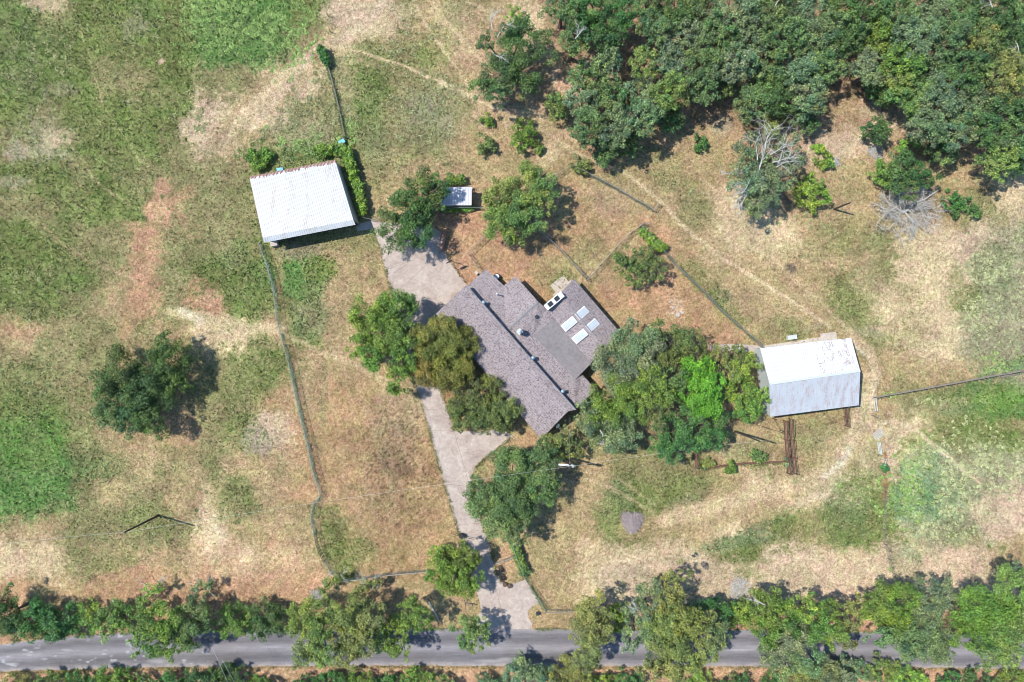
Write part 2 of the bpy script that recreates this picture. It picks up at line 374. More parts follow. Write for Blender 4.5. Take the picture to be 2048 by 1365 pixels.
    # south east
    for b in [(1230,1000,36,40,'V',.6),(1215,1030,30,40,'g',.5),(1330,980,70,30,'g',.45),(1380,1010,40,16,'V',.35),(1480,1085,80,16,'V',.75,-8),(1520,1065,50,14,'V',.5,-25),
              (1690,1010,48,70,'V',.6,20),(1650,1060,50,30,'g',.6),(1700,960,50,40,'g',.5),(1750,930,16,60,'g',.4),(1520,1150,120,30,'p',.7),(1420,1160,60,40,'p',.6),(1250,1160,60,30,'q',.5),
              (1300,1100,80,16,'T',.4),(1560,1010,80,26,'T',.6,-10),(1640,980,60,20,'W',.4,-30),(1730,830,20,36,'W',.55),(1700,890,24,30,'W',.5,30),(1800,1150,80,30,'p',.6),(1700,1150,80,26,'p',.6),
              (1840,880,40,16,'g',.5),(1820,930,30,30,'T',.7),(1830,1000,44,66,'m',.85),(1880,980,60,70,'m',.55),(1850,920,40,30,'m',.4),(2000,740,50,14,'m',.7,-20),(560,1150,120,34,'P',.45),(430,1115,50,40,'P',.5),(370,1170,60,20,'P',.4),(720,1175,80,14,'P',.4),(1960,930,60,50,'s',.6),(1850,1060,50,30,'s',.6),(1950,860,90,26,'g',.6,-10),
              (1990,800,60,26,'L',.5,-10),(2030,850,30,14,'t',.6),(1900,790,60,16,'G',.4,-10),(1920,820,50,12,'V',.5,-10),(1990,1020,50,40,'p',.8),(1960,1100,60,20,'p',.5),(1930,1080,30,20,'g',.4),
              (2000,1095,24,12,'o',.5),(1770,960,7,46,'B',.8,0,.4,.1),(1720,1120,60,16,'T',.4),(1440,940,80,26,'t',.4),(1470,900,50,16,'s',.3),(1600,880,40,20,'o',.3),(1640,870,30,20,'T',.3),
              (1190,960,30,50,'t',.5),(1120,1080,40,60,'t',.4),(1080,1110,30,50,'o',.2),(1200,890,40,30,'o',.4),(1260,930,50,12,'o',.4),(1410,960,30,16,'g',.3),(900,795,14,40,'B',.7,-15,.3,.1),(1050,900,30,20,'r',.5),
              (985,890,10,60,'t',.5),(1010,1120,18,40,'P',.45,-20),(1040,1160,20,20,'o',.2),(960,935,12,20,'g',.4)]: B(*b)
    # bed soils by the house and beneath trees
    for b in [(862,606,14,10,'P',.6),(960,560,16,10,'r',.4),(1075,875,26,20,'r',.5)]: B(*b)
    # trodden tracks
    for a in [([(640,94),(598,124),(538,180),(478,236),(448,290)],5,'W',.85),([(625,112),(575,170),(530,222),(500,262)],3.5,'W',.7),([(650,92),(700,72),(745,40),(770,0)],6,'W',.5),([(1712,690),(1742,712),(1750,745),(1738,785),(1722,815),(1712,850)],6,'W',.75),
              ([(1712,850),(1706,890),(1684,928),(1650,958),(1600,980)],8,'W',.6),([(1712,858),(1738,850),(1752,846),(1790,843),(1820,855),(1870,895),(1930,945)],3,'W',.7),([(1250,345),(1330,415),(1360,450),(1450,520),(1560,590),(1660,655)],3,'W',.5),
              ([(1000,222),(1060,250),(1140,300),(1180,335)],4,'W',.4),([(880,165),(960,205),(1010,228)],4,'W',.5)]: L(*a)
    for a in [([(640,95),(560,160),(490,228),(450,280)],9,'W',.5),([(600,120),(545,165)],8,'T',.7),([(1752,745),(1738,800),(1722,840)],8,'W',.5),([(1635,972),(1560,995),(1470,1020),(1380,1045)],11,'T',.8),
              ([(1690,660),(1745,705),(1752,750)],6,'T',.7),([(700,30),(760,50)],14,'p',.6),([(1000,225),(1040,240),(1110,275)],8,'T',.6)]: L(*a)
    for a in [([(1738,790),(1715,850),(1702,895),(1676,938),(1635,972)],11,'W',.6),([(1700,880),(1720,850),(1750,850)],8,'W',.45),([(650,88),(590,140),(520,205),(455,275)],30,'t',.55),([(600,130),(540,190),(490,245)],16,'p',.55),([(1718,845),(1690,905),(1640,955),(1560,990),(1460,1020),(1350,1045),(1260,1060)],26,'t',.6),
              ([(1735,760),(1722,820),(1712,870)],14,'T',.6),([(660,90),(740,55),(830,20)],12,'T',.5),([(940,180),(1010,235),(1110,275),(1190,335)],12,'t',.5),([(1250,345),(1400,480),(1560,600),(1690,680)],22,'t',.4),
              ([(1720,560),(1850,640),(1900,700)],20,'T',.4),([(1540,240),(1440,280),(1380,300)],10,'t',.4)]: L(*a)
    for a in [([(640,92),(600,122),(540,178),(480,232),(445,300)],7,'T',.75),([(620,110),(570,180),(520,240)],5,'p',.6),([(655,95),(720,60),(760,20),(790,-10)],9,'p',.6),
              ([(650,92),(720,105),(800,128),(880,165),(960,205),(1000,222)],2.6,'T',.8),([(860,-5),(905,60),(950,110),(1000,170)],3,'T',.6),([(820,-5),(880,90),(960,205)],2.5,'T',.6),([(930,0),(990,30),(1060,60)],3,'T',.5),
              ([(1020,232),(1090,262),(1160,310),(1250,345),(1330,415),(1360,450),(1450,520),(1560,590),(1660,655)],3,'T',.75),([(1500,470),(1600,570),(1700,660)],3,'T',.4),
              ([(1400,350),(1500,470)],3,'T',.3),([(1700,680),(1735,700),(1752,735),(1740,775),(1730,830),(1752,850)],5,'T',.9),([(1752,846),(1780,842),(1815,850),(1850,880),(1900,915),(1960,965)],2.4,'T',.85),
              ([(1715,850),(1705,880),(1680,925),(1620,965),(1530,985),(1440,1010),(1330,1040)],14,'T',.6),([(1700,900),(1680,930),(1650,955)],6,'W',.5),
              ([(138,-5),(158,50),(178,110),(208,215),(260,290),(312,385)],1.1,'T',.45),([(-5,390),(90,470),(180,520),(280,570)],1.1,'T',.4),([(150,330),(230,390),(300,425)],1,'T',.35),([(140,290),(200,370),(290,430)],1.6,'T',.35),
              ([(60,430),(130,490),(190,535)],2,'t',.6),([(322,372),(302,450),(290,500),(290,560),(258,620),(248,668)],11,'r',.6),([(330,380),(306,430)],12,'P',.4),([(340,622),(420,636),(500,655),(560,662)],9,'T',.65),([(365,620),(400,640)],9,'W',.4),
              ([(575,672),(640,705),(720,735),(770,760)],5,'T',.5),([(1300,1020),(1220,975),(1170,960)],3,'T',.5),([(545,500),(560,580),(584,700),(608,820),(634,930),(650,985)],3.5,'r',.3),
              ([(410,975),(418,1040),(430,1120)],10,'T',.5),([(0,1195),(200,1190),(420,1205),(700,1200),(860,1190)],8,'r',.5),([(300,840),(305,920),(300,960)],4,'T',.35),
              ([(0,1350),(300,1345),(700,1343),(1100,1345),(1600,1346),(2048,1352)],8,'P',.55),([(1175,945),(1240,960),(1310,1010)],2.5,'T',.4)]: L(*a)
detail_paint(g_)
base_rgb = g_.c.copy()
# low frequency and fine mottling; mowing streaks on the lawns
mot = fbm(PX, PY, 1/9, 71, 4, .7)-.5; mot2 = fbm(PX, PY, 1/35, 77, 4)-.5; hue = fbm(PX, PY, 1/16, 83, 3)-.5
u_ = PX*.27+PY*-.963*0; st = fbm((PX*.96-PY*.27), (PX*.27+PY*.96)*.07, 1/5, 91, 3)-.5
lawn = np.clip(1-np.hypot((PX-745)/150, (PY-880)/330)**6, 0, 1)
greenness = (g_.c[..., 1]-g_.c[..., 0]+20)/60
g_.c = g_.c*(1+.30*mot+.30*mot2)[..., None]+np.stack([hue*-16, hue*10, hue*-12], -1)+(lawn*st*34)[..., None]
# small dark thatch spots on the lawn
sp_ = np.clip((fbm(PX, PY, 1/4.5, 97, 2)-.63)*7, 0, 1)*np.clip(1-np.hypot((PX-800)/95, (PY-930)/170)**3, 0, 1)
g_.c = g_.c*(1-.42*sp_)[..., None]
g_.c = np.clip(g_.c, 30, 250)
COL = lin(g_.c)/GAIN
ny, nx = X.shape
idx = np.arange(nx*ny).reshape(ny, nx)
quads = np.stack([idx[:-1, :-1], idx[:-1, 1:], idx[1:, 1:], idx[1:, :-1]], -1).reshape(-1, 4)
m, t, b = newmat('ground_soil_and_grass', .95, .1)
a = node(t, 'ShaderNodeAttribute', attribute_name='Col'); co = objco(t)
nf = noise(t, 5.5, 5, .8, co, .5); nm = noise(t, 1.3, 4, .7, co, .8); nh = noise(t, 2.6, 3, .7, co)
ng = noise(t, 2.6, 3, .7, co, .8)
nl = noise(t, 1.1, 3, .6, co, 2.2); strk = ramp(t, nl, [(.455, g3(0)), (.485, g3(1)), (.50, g3(1)), (.53, g3(0))])
nl2 = noise(t, .23, 2, .5, co, 1.0); sm_ = ramp(t, nl2, [(.42, g3(0)), (.6, g3(.42))])
sf = mix(t, 1, strk, sm_, 'MULTIPLY')
base_ = mix(t, sf, a.outputs['Color'], tuple(alb(222, 204, 160)))
c = mix(t, 1, base_, ramp(t, nf, [(.30, g3(.50)), (.5, g3(1.0)), (.72, g3(1.5))]), 'MULTIPLY')
c = mix(t, 1, c, ramp(t, ng, [(.33, g3(.56)), (.5, g3(1.0)), (.66, g3(1.38))]), 'MULTIPLY')
c = mix(t, 1, c, ramp(t, nm, [(.3, g3(.80)), (.7, g3(1.18))]), 'MULTIPLY')
c = mix(t, 1, c, ramp(t, nh, [(.35, (1.08, .98, .90)), (.65, (.93, 1.03, 1.02))]), 'MULTIPLY')
t.links.new(c, b.inputs['Base Color']); bump(t, b, nf, .5, .08)
M['ground'] = m
ground = npmesh('ground', np.stack([X, Y, np.zeros_like(X)], -1).reshape(-1, 3), quads, COL.reshape(-1, 3), m)
tag(ground, 'dry pasture and lawn with bare soil patches', kind='structure')

# ---------------------------------------------------------------- keep-out mask for grass
def inpoly(px, py, poly):
    r = np.zeros(px.shape, bool); n = len(poly)
    for i in range(n):
        x0, y0 = poly[i]; x1, y1 = poly[(i+1) % n]
        if y0 == y1: continue
        r ^= ((y0 > py) != (y1 > py)) & (px < (x1-x0)*(py-y0)/(y1-y0)+x0)
    return r
DRIVE = [(758,487),(748,458),(714,463),(712,450),(745,441),(760,444),(790,446),(845,453),(868,456),(884,466),(884,498),(936,573),(872,630),(858,640),(866,700),(874,775),(880,775),
         (908,862),(960,864),(1000,858),(1026,872),(1004,890),(968,918),(950,935),(943,952),(943,975),(948,1010),(965,1050),(978,1085),(985,1120),(993,1150),(1001,1165),(1012,1172),(1050,1160),(1085,1204),(1066,1212),(1056,1222),(1055,1234),(1064,1247),
         (1064,1262),(944,1262),(950,1240),(962,1222),(960,1205),(940,1140),(918,1070),(872,910),(836,780),(812,690),(788,600),(772,545)]
ROAD = [(-900,1330),(0,1289),(60,1282),(150,1271),(300,1263),(450,1260),(700,1259),(1000,1258),(1300,1259),(1500,1260),(1750,1264),(2048,1270),(2900,1290),(2900,1362),(2048,1338),(1500,1333),(1100,1333),(700,1331),(300,1335),(0,1343),(-900,1390)]
WALK = [(1420,690),(1460,688),(1524,692),(1526,706),(1460,702),(1420,702)]
HOUSE = [(880,628),(935,575),(972,543),(1008,574),(1031,556),(1090,615),(1145,562),(1234,664),(1182,735),(1186,778),(1150,815),(1082,872)]
BARNS = [[(512,366),(676,333),(722,450),(540,484)], [(1506,698),(1682,678),(1696,806),(1524,828)], [(882,376),(942,375),(942,412),(882,412)]]
KEEP = [DRIVE, ROAD, WALK, HOUSE]+BARNS
def sheet(name, poly, z, mat, label, extra=None, kind='structure', holes=None):
    pts = [P(x, y) for x, y in poly]
    tris = tessellate_polygon([pts]); mb = MB()
    v = [(p.x, p.y, z) for p in pts]; f = []
    for tr in tris:
        a_, b_, c_ = [pts[i] for i in tr]
        f.append(tuple(tr) if (b_-a_).cross(c_-a_).z > 0 else tuple(tr[::-1]))
    n = len(v); v += [(p.x, p.y, -.05) for p in pts]
    f += [(i, (i+1) % n, (i+1) % n+n, i+n) for i in range(n)]
    mb.add(v, f)
    if extra: extra(mb, z)
    o = mb.build(name, [mat, M['joint']]); tag(o, label, kind=kind); return o
M['joint'] = simple('joint_line', tuple(alb(140, 120, 108)), .1)
def joints(mb, z):
    for a_, b_ in [((886,500),(788,590)),((788,546),(835,514)),((908,862),(938,968)),((918,962),(944,966)),((862,862),(908,862)),((848,820),(893,818)),((890,968),(944,974)),((915,1050),(967,1046)),((933,1108),(982,1102)),((948,1165),(1001,1165)),((985,1150),(1012,1256)),((770,540),(830,520))]:
        p, q = P(*a_), P(*b_); d = (q-p); L_ = d.length; mid = (p+q)/2
        mb.box((mid.x, mid.y, z), (L_, .035, .008), math.atan2(d.y, d.x), 1)
sheet('driveway', DRIVE, .03, M['concrete'], 'pale concrete driveway from the road past the house', joints)
sheet('walkway', WALK, .03, M['concrete'], 'concrete path between the trees and the barn')
# road: a fine strip whose wear and pale patches are part of its surface
rx = np.arange(-170, 170.01, .16); rv = np.linspace(0, 1, 46)
top = np.array(ROAD[:13]); bot = np.array(ROAD[13:][::-1])
rpx = rx*S+1024; ty = np.interp(rpx, top[:, 0], top[:, 1]); by = np.interp(rpx, bot[:, 0], bot[:, 1])
jit = (fbm(rpx, rpx*0, 1/14, 5)-.5)*3; 
RPX = np.repeat(rpx[None], len(rv), 0); RPY = ty+jit+(by-ty+(fbm(rpx, rpx*0+9, 1/12, 8)-.5)*3)*rv[:, None]
wear = fbm(RPX*.08, RPY, 1/3.2, 23, 4, .7)-.5; rvv = np.repeat(rv[:, None], len(rx), 1)
rc = np.array([148, 143, 145.])[None, None]*(1+.26*wear+.12*np.cos((rvv-.5)*4*math.pi)+.12*(fbm(RPX, RPY, 1/60, 29)-.5))[..., None]
cr = np.clip(1.0-np.abs(rvv-.46)*28, 0, 1)*np.clip((fbm(RPX*.25, RPY*.2, 1/9, 33, 3)-.48)*7, 0, 1)
pt = np.clip((fbm(RPX*.5, RPY, 1/8, 37, 2)-.74)*14, 0, 1)*(RPX < 420)
ed_ = np.clip((rvv-.90)*9+ (fbm(RPX, RPY, 1/9, 39)-.5)*1.3, 0, 1)
ed2 = np.clip((.05-rvv)*14+(fbm(RPX, RPY, 1/9, 43)-.5)*1.1, 0, 1)
for w_, cc in ((cr*.45, (190, 185, 180)), (pt*.8, (200, 202, 200)), (ed_*.75, (212, 198, 184)), (ed2*.5, (196, 176, 160))):
    rc = rc*(1-w_[..., None])+np.array(cc, float)*w_[..., None]
for (cx, cy, ax, ay) in [(315,1322,18,4),(985,1322,30,3),(1480,1300,25,2),(1800,1316,24,3),(135,1300,10,2),(1380,1262,12,3),(1010,1318,14,3),(1730,1325,8,3),(545,1294,18,2),(75,1296,6,2),(60,1310,5,2),(90,1318,6,2),(28,1328,10,3),(1700,1330,6,3)]:
    w_ = np.clip(1.5-np.hypot((RPX-cx)/ax, (RPY-cy)/ay), 0, 1)*.6; rc = rc*(1-w_[..., None])+np.array((205, 200, 198.))*w_[..., None]
m, t, b = newmat('asphalt', .9, .2); a = node(t, 'ShaderNodeAttribute', attribute_name='Col'); co = objco(t)
n5 = noise(t, 9, 4, .8, co); t.links.new(mix(t, 1, a.outputs['Color'], ramp(t, n5, [(.3, g3(.8)), (.7, g3(1.2))]), 'MULTIPLY'), b.inputs['Base Color'])
ri = np.arange(RPX.size).reshape(RPX.shape)
rq = np.stack([ri[1:, :-1], ri[1:, 1:], ri[:-1, 1:], ri[:-1, :-1]], -1).reshape(-1, 4)
rvz = .03+.05*np.sin(math.pi*rvv)
road = npmesh('road', np.stack([(RPX-1024)/S, (682.5-RPY)/S, rvz], -1).reshape(-1, 3), rq, (lin(np.clip(rc, 20, 250))/GAIN).reshape(-1, 3), m)
tag(road, 'narrow worn grey asphalt country road', kind='structure')

# ---------------------------------------------------------------- grass and weeds (stuff)
class Sampler:
    def __init__(s, arr): s.a = arr[9:-9, 9:-9]
    def __call__(s, x, y):
        i = np.clip(((y+66)/STEP).astype(int), 0, s.a.shape[0]-1); j = np.clip(((x+94)/STEP).astype(int), 0, s.a.shape[1]-1)
        return s.a[i, j]
rgbS = Sampler(COL); baseS = Sampler(base_rgb)
def cards(pos, nrm, size, asp, roll=None):
    n = len(pos); nrm = nrm/np.linalg.norm(nrm, axis=1, keepdims=True)
    r = rng.normal(size=(n, 3)); u = np.cross(nrm, r); u /= np.linalg.norm(u, axis=1, keepdims=True)+1e-9; v = np.cross(nrm, u)
    s_ = size[:, None]; k = asp
    V = np.stack([pos-u*s_, pos-v*s_*k, pos+u*s_, pos+v*s_*k], 1).reshape(-1, 3)
    return V, np.arange(4*n).reshape(n, 4)
N = 420000
x = rng.uniform(-86, 86, N); y = rng.uniform(-58, 58, N); px, py = x*S+1024, 682.5-y*S
ok = np.ones(N, bool)
for k in KEEP: ok &= ~inpoly(px, py, k)
bc = baseS(x, y); gr = (bc[:, 1]-bc[:, 0]+42)/60          # greener ground carries more grass
cl = fbm(px, py, 1/7, 101, 3)
ok &= (rng.random(N) < np.clip(.36+.7*gr-np.maximum(0, bc[:, 0]-196)/36*.7, .05, 1))&(cl+rng.normal(0, .12, N) > .42)
x, y, bc, cl = x[ok], y[ok], bc[ok], cl[ok]; n = len(x)
gg = np.clip((bc[:, 1]-bc[:, 0]+34)/40, 0, 1)
size = rng.uniform(.05, .16, n)*(.85+.85*gg)
nrm = rng.normal(size=(n, 3))*(.7+.5*gg[:, None])+np.array([0, 0, .7])
V, Q = cards(np.stack([x, y, size*rng.uniform(.6, 1.7, n)], -1), nrm, size, .38)
lc = rgbS(x, y)*(1+(rng.random((n, 1))-.42)*(.9+.7*gg[:, None]))*np.array([1, 1.03, .90]); pale = rng.random(n) < .16
lc[pale] = lc[pale]*.5+lin((225, 205, 150))/GAIN*.6
go = npmesh('grass', V, Q, np.repeat(np.clip(lc, .01, .8), 4, 0), M['grass']); tag(go, 'short dry and green pasture grass', 'grass', kind='stuff')

# weeds: low bushy clumps, densest where the photo shows silver green growth
WEED = [(60,60,70,60,.5,'d'),(60,250,60,70,.55,'s'),(40,130,60,60,.5,'s'),(480,50,110,70,1.5,'e'),(560,60,70,70,1.5,'e'),(450,20,80,40,1.3,'e'),(600,290,70,26,1.2,'e'),(540,310,40,20,1.2,'s'),(690,200,14,90,1.0,'s'),(672,150,10,40,1.0,'s'),(700,270,12,40,1,'e'),(620,200,50,50,.6,'s'),(270,45,40,50,.5,'s'),(400,238,22,16,1,'s'),(412,270,10,10,1,'s'),(272,205,26,18,.8,'s'),(346,240,8,14,1,'s'),
        (630,240,60,50,.6,'s'),(560,270,50,40,.55,'s'),(650,190,14,80,.6,'s'),(800,110,60,24,.5,'s'),(850,80,50,30,.5,'s'),(820,200,60,60,.5,'s'),(880,230,60,60,.6,'s'),(900,180,40,24,.5,'s'),(820,280,60,50,.4,'s'),(600,300,80,16,.6,'e'),
        (1990,540,66,60,1.1,'v'),(1960,600,50,50,.9,'v'),(1980,660,60,40,.8,'v'),(1980,730,70,20,.7,'s'),(2010,720,40,20,.8,'e'),(1860,920,40,40,.6,'v'),(1930,930,80,60,.9,'v'),(1880,1000,80,70,.9,'v'),(1990,930,60,60,.8,'v'),(1840,1060,60,30,.6,'v'),(1900,810,60,16,.5,'s'),
        (1820,970,60,50,.8,'e'),(1800,1040,40,60,.6,'e'),(1510,880,40,16,.6,'s'),(1440,925,36,14,.7,'s'),(1420,900,26,12,.5,'s'),(1380,385,16,10,.5,'s'),(1345,380,10,10,.6,'s'),(500,880,8,14,1,'s'),(530,870,6,16,.8,'s'),(462,840,6,60,.35,'s'),
        (310,1080,24,16,.5,'s'),(520,310,30,24,1.6,'L'),(600,305,90,22,1.4,'k'),(560,300,60,30,1.0,'s'),(640,280,40,30,1.2,'s'),(620,310,60,12,1.2,'L'),(470,1000,50,50,.12,'d'),(90,100,90,70,.5,'s'),(200,300,120,120,.10,'d'),(60,800,80,120,.10,'d'),(240,60,60,50,.3,'s'),(1600,900,60,50,.12,'s'),(1450,900,60,30,.4,'s'),(1700,500,80,60,.08,'s'),(1760,720,40,20,.0,'s'),(1780,790,16,6,1,'e'),(1850,805,30,10,.7,'v'),(1925,840,20,12,.6,'v'),(30,380,30,20,.3,'s'),(60,590,60,60,.25,'s'),(90,800,60,40,.15,'s'),(610,840,80,10,.0,'s'),(1690,700,20,6,.0,'s'),(1720,95,5,5,0,'s'),(580,250,30,30,.4,'s'),(530,330,30,10,.7,'e'),(2000,1092,20,10,.6,'L'),(1700,780,5,40,.0,'s'),
        (1600,420,50,50,.2,'s'),(1700,350,50,50,.15,'s'),(1650,470,60,40,.12,'s'),(1950,350,60,40,.2,'s'),(1220,830,30,30,.2,'s'),(1575,935,10,20,1,'s'),(1700,857,8,6,1,'s'),(300,1070,16,14,.5,'s')]
WC = {'s': (154, 156, 108), 'd': (116, 132, 80), 'e': (144, 172, 96), 'v': (182, 186, 138), 'L': (96, 128, 56), 'k': (84, 112, 58)}
cx_, cy_, wr, wc = [], [], [], []
for (a0, b0, ax, ay, den, kd) in WEED:
    k = int(ax*ay*den/(11 if kd in 've' else 16))
    if not k: continue
    qx = rng.normal(0, .55, k)*ax+a0; qy = rng.normal(0, .55, k)*ay+b0
    f = fbm(qx, qy, 1/16, 131, 3) > .47
    qx, qy = qx[f], qy[f]; k = len(qx)
    cx_.append(qx); cy_.append(qy); wr.append(rng.uniform(.2, .5, k)*(.72 if kd == 'v' else 1)); wc.append(np.repeat([WC[kd]], k, 0)*rng.uniform(.86, 1.1, (k, 1)))
k = 420; cx_.append(rng.uniform(0, 560, k)); cy_.append(rng.uniform(0, 1150, k)); wr.append(rng.uniform(.12, .28, k)); wc.append(np.repeat([WC['d']], k, 0)*rng.uniform(.85, 1.1, (k, 1)))
k = 260; cx_.append(rng.uniform(640, 2048, k)); cy_.append(rng.uniform(40, 1160, k)); wr.append(rng.uniform(.08, .2, k)); wc.append(np.repeat([WC['s']], k, 0)*rng.uniform(.8, 1.1, (k, 1)))
cx_, cy_, wr, wc = map(np.concatenate, (cx_, cy_, wr, wc))
ok = np.ones(len(cx_), bool)
for k in KEEP: ok &= ~inpoly(cx_, cy_, k)
cx_, cy_, wr, wc = cx_[ok], cy_[ok], wr[ok], wc[ok]
per = 16; n = len(cx_)*per; rr = np.repeat(wr, per)
d = rng.normal(size=(n, 3)); d[:, 2] = np.abs(d[:, 2])*.8+.1; d /= np.linalg.norm(d, axis=1, keepdims=True)
pos = np.stack([np.repeat((cx_-1024)/S, per), np.repeat((682.5-cy_)/S, per), np.zeros(n)], -1)+d*rr[:, None]*rng.uniform(.5, 1, (n, 1))*np.array([1, 1, .4])
V, Q = cards(pos, d*.5+rng.normal(size=(n, 3))*.4+np.array([-.15, 0, 1.5]), rr*rng.uniform(.28, .5, n), .5)
wo = npmesh('weeds', V, Q, np.repeat(lin(np.repeat(wc, per, 0))/GAIN*1.5*rng.uniform(.7, 1.3, (n, 1)), 4, 0), M['leaf'])
tag(wo, 'low silver green weeds scattered over the pasture', 'weeds', kind='stuff')
FW = [([(655,132),(668,175),(680,225),(692,285)], (104, 128, 84), 2.2),([(758,487),(772,545),(788,600)], (150, 148, 96), .45),([(836,780),(872,910),(918,1070),(940,1140)], (150, 148, 96), .5),([(880,775),(908,862)], (150, 140, 96), .5),([(943,952),(943,975),(948,1010),(965,1050),(978,1085),(993,1150)], (140, 146, 92), .6),([(884,498),(936,573)], (160, 145, 100), .4),([(1026,872),(1004,890),(968,918),(950,935)], (150, 146, 96), .6),([(0,1345),(300,1337),(700,1333),(1100,1335),(1500,1335),(2048,1340)], (170, 160, 110), .5),([(100,1276),(300,1263),(700,1259),(940,1258)], (130, 150, 90), .5),([(1070,1258),(1500,1260),(2048,1268)], (140, 150, 96), .5),
      ([(521,488),(550,580),(556,640),(582,735),(605,840),(628,940),(643,990),(629,1008),(624,1035),(632,1072)], (168, 184, 152), 1.0), ([(650,1120),(664,1145),(690,1160),(765,1150),(860,1141)], (150, 160, 130), .35),
      ([(1143,332),(1210,366),(1270,400),(1306,421)], (138, 146, 118), .5), ([(1281,453),(1335,512),(1405,582),(1480,655),(1524,694)], (132, 146, 112), .5), ([(1040,425),(1120,500),(1172,556)], (160, 158, 130), .3), ([(880,419),(966,417)], (120, 150, 80), .6),
      ([(1012,1048),(1034,1115),(1065,1180),(1092,1222)], (120, 146, 96), .8), ([(1768,900),(1770,1030),(1788,1160)], (130, 140, 96), .3), ([(1750,797),(1900,770),(2060,740)], (110, 120, 92), .4), ([(1577,840),(1582,950)], (120, 130, 86), .5), ([(1392,890),(1396,940),(1450,932),(1570,925)], (126, 138, 84), .6)]
fx, fy, fc = [], [], []
for pts, colr, den in FW:
    for (x0, y0), (x1, y1) in zip(pts, pts[1:]):
        L_ = math.hypot(x1-x0, y1-y0); k = int(L_*7*den); t_ = rng.random(k)**1; o_ = rng.normal(0, 2.1, k); kp = rng.random(k) < .35+.9*(fbm(x0+(x1-x0)*t_, y0+(y1-y0)*t_, 1/14, 303, 2) > .5); t_, o_ = t_[kp], o_[kp]; k = len(t_)
        fx.append(x0+(x1-x0)*t_-(y1-y0)/L_*o_); fy.append(y0+(y1-y0)*t_+(x1-x0)/L_*o_); fc.append(np.repeat([colr], k, 0))
fx, fy, fc = map(np.concatenate, (fx, fy, fc)); n = len(fx)
V, Q = cards(np.stack([(fx-1024)/S, (682.5-fy)/S, rng.uniform(.05, .4, n)], -1), rng.normal(size=(n, 3))*.5+np.array([-.1, 0, .9]), rng.uniform(.06, .16, n), .45)
fo = npmesh('weeds', V, Q, np.repeat(lin(fc)/GAIN*1.2*rng.uniform(.6, 1.35, (n, 1)), 4, 0), M['grass']); tag(fo, 'tall thin weeds growing along the foot of the fences', 'weeds', kind='stuff')
# ---------------------------------------------------------------- trees
KIND = {  # foliage colour as seen in sun
 'oak': (100, 124, 76), 'greyoak': (112, 130, 92), 'liveoak': (114, 116, 60), 'elm': (104, 132, 60), 'dark': (78, 106, 60), 'bright': (102, 154, 54), 'olive': (124, 132, 76),
 'deep': (76, 116, 62), 'lime': (120, 150, 66), 'mesquite': (112, 134, 72), 'rusty': (102, 116, 66)}
def crown_cards(lobes, kind, dens=1.0, leaf=1.0, squash=.98, wobk=.30):
    base = lin(KIND[kind])/GAIN*1.8
    PV, NV, SV, CV = [], [], [], []
    for (c, r) in lobes:
        lt = np.array([rng.normal(0, .10), rng.normal(0, .035), rng.normal(0, .08)])+rng.normal(0, .07)
        ns = int(r*r*3.9*dens)+10
        d = rng.normal(size=(ns, 3)); d[:, 2] = np.abs(d[:, 2])*1.0-.42; d /= np.linalg.norm(d, axis=1, keepdims=True)
        wob = 1+wobk*np.sin(d[:, 0]*5+c[0])*np.cos(d[:, 1]*4+c[1])
        rad = r*(1-.55*rng.random(ns)**1.6)*wob*rng.uniform(.98, 1.08+wobk*.45, ns)
        sc_ = c+d*rad[:, None]*np.array([1, 1, squash]); sc_[:, 2] = np.maximum(sc_[:, 2], .5)
        rs = np.clip(r*rng.uniform(.2, .36, ns), .38, 1.15)
        tint = rng.normal(0, 1, (ns, 1)); 
        for i in range(ns):
            k = int(125*rs[i]**2*dens/leaf**2)+8
            e = rng.normal(size=(k, 3)); e[:, 2] = e[:, 2]*.8+.35; e /= np.linalg.norm(e, axis=1, keepdims=True)
            PV.append(sc_[i]+e*(rs[i]*rng.uniform(.45, 1.12, (k, 1)))*np.array([1, 1, .75]))
            NV.append(e*.55+rng.normal(size=(k, 3))*.55+np.array([-.15, .05, .55]))
            SV.append(rng.uniform(.10, .215, k)*leaf)
            hue_ = (np.array([1+.10*tint[i, 0], 1+.04*tint[i, 0], 1-.05*tint[i, 0]])+lt)
            CV.append(base*hue_*(1+.13*tint[i, 0])*rng.uniform(.5, 1.5, (k, 1)))
    PV, NV, SV, CV = map(np.concatenate, (PV, NV, SV, CV))
    PV[:, 2] = np.maximum(PV[:, 2], .06)
    V, Q = cards(PV, NV, SV, .6)
    return V, Q, np.repeat(np.clip(CV, .004, .6), 4, 0)
def limb(mb, a, b_, r0, r1, bend=.25, n=5):
    a, b_ = Vector(a), Vector(b_); L_ = (b_-a).length
    off = Vector((random.uniform(-1, 1), random.uniform(-1, 1), random.uniform(-.2, .8)))*bend*L_*.5
    pts = [a.lerp(b_, i/(n-1))+off*math.sin(math.pi*i/(n-1)) for i in range(n)]
    mb.tube(pts, [r0+(r1-r0)*i/(n-1) for i in range(n)], 6); return pts
def dead_branches(mb, start, direc, L_, r, depth, spread=.75):
    d = Vector(direc).normalized(); p = Vector(start); pts = [p.copy()]
    seg = 4
    for i in range(seg):
        d = (d+Vector((random.gauss(0, .18), random.gauss(0, .18), random.gauss(0, .10)))).normalized(); p = p+d*L_/seg; pts.append(p.copy())
    mb.tube(pts, [r*(1-.55*i/seg) for i in range(seg+1)], 5, cap=False)
    if depth:
        for i in range(random.choice((3, 4))):
            q = pts[random.randint(1, seg)]
            dd = (d+Vector((random.gauss(0, spread), random.gauss(0, spread), random.gauss(.05, spread*.5)))).normalized()
            dead_branches(mb, q, dd, L_*random.uniform(.5, .72), r*.5, depth-1, spread)
NT = [0]
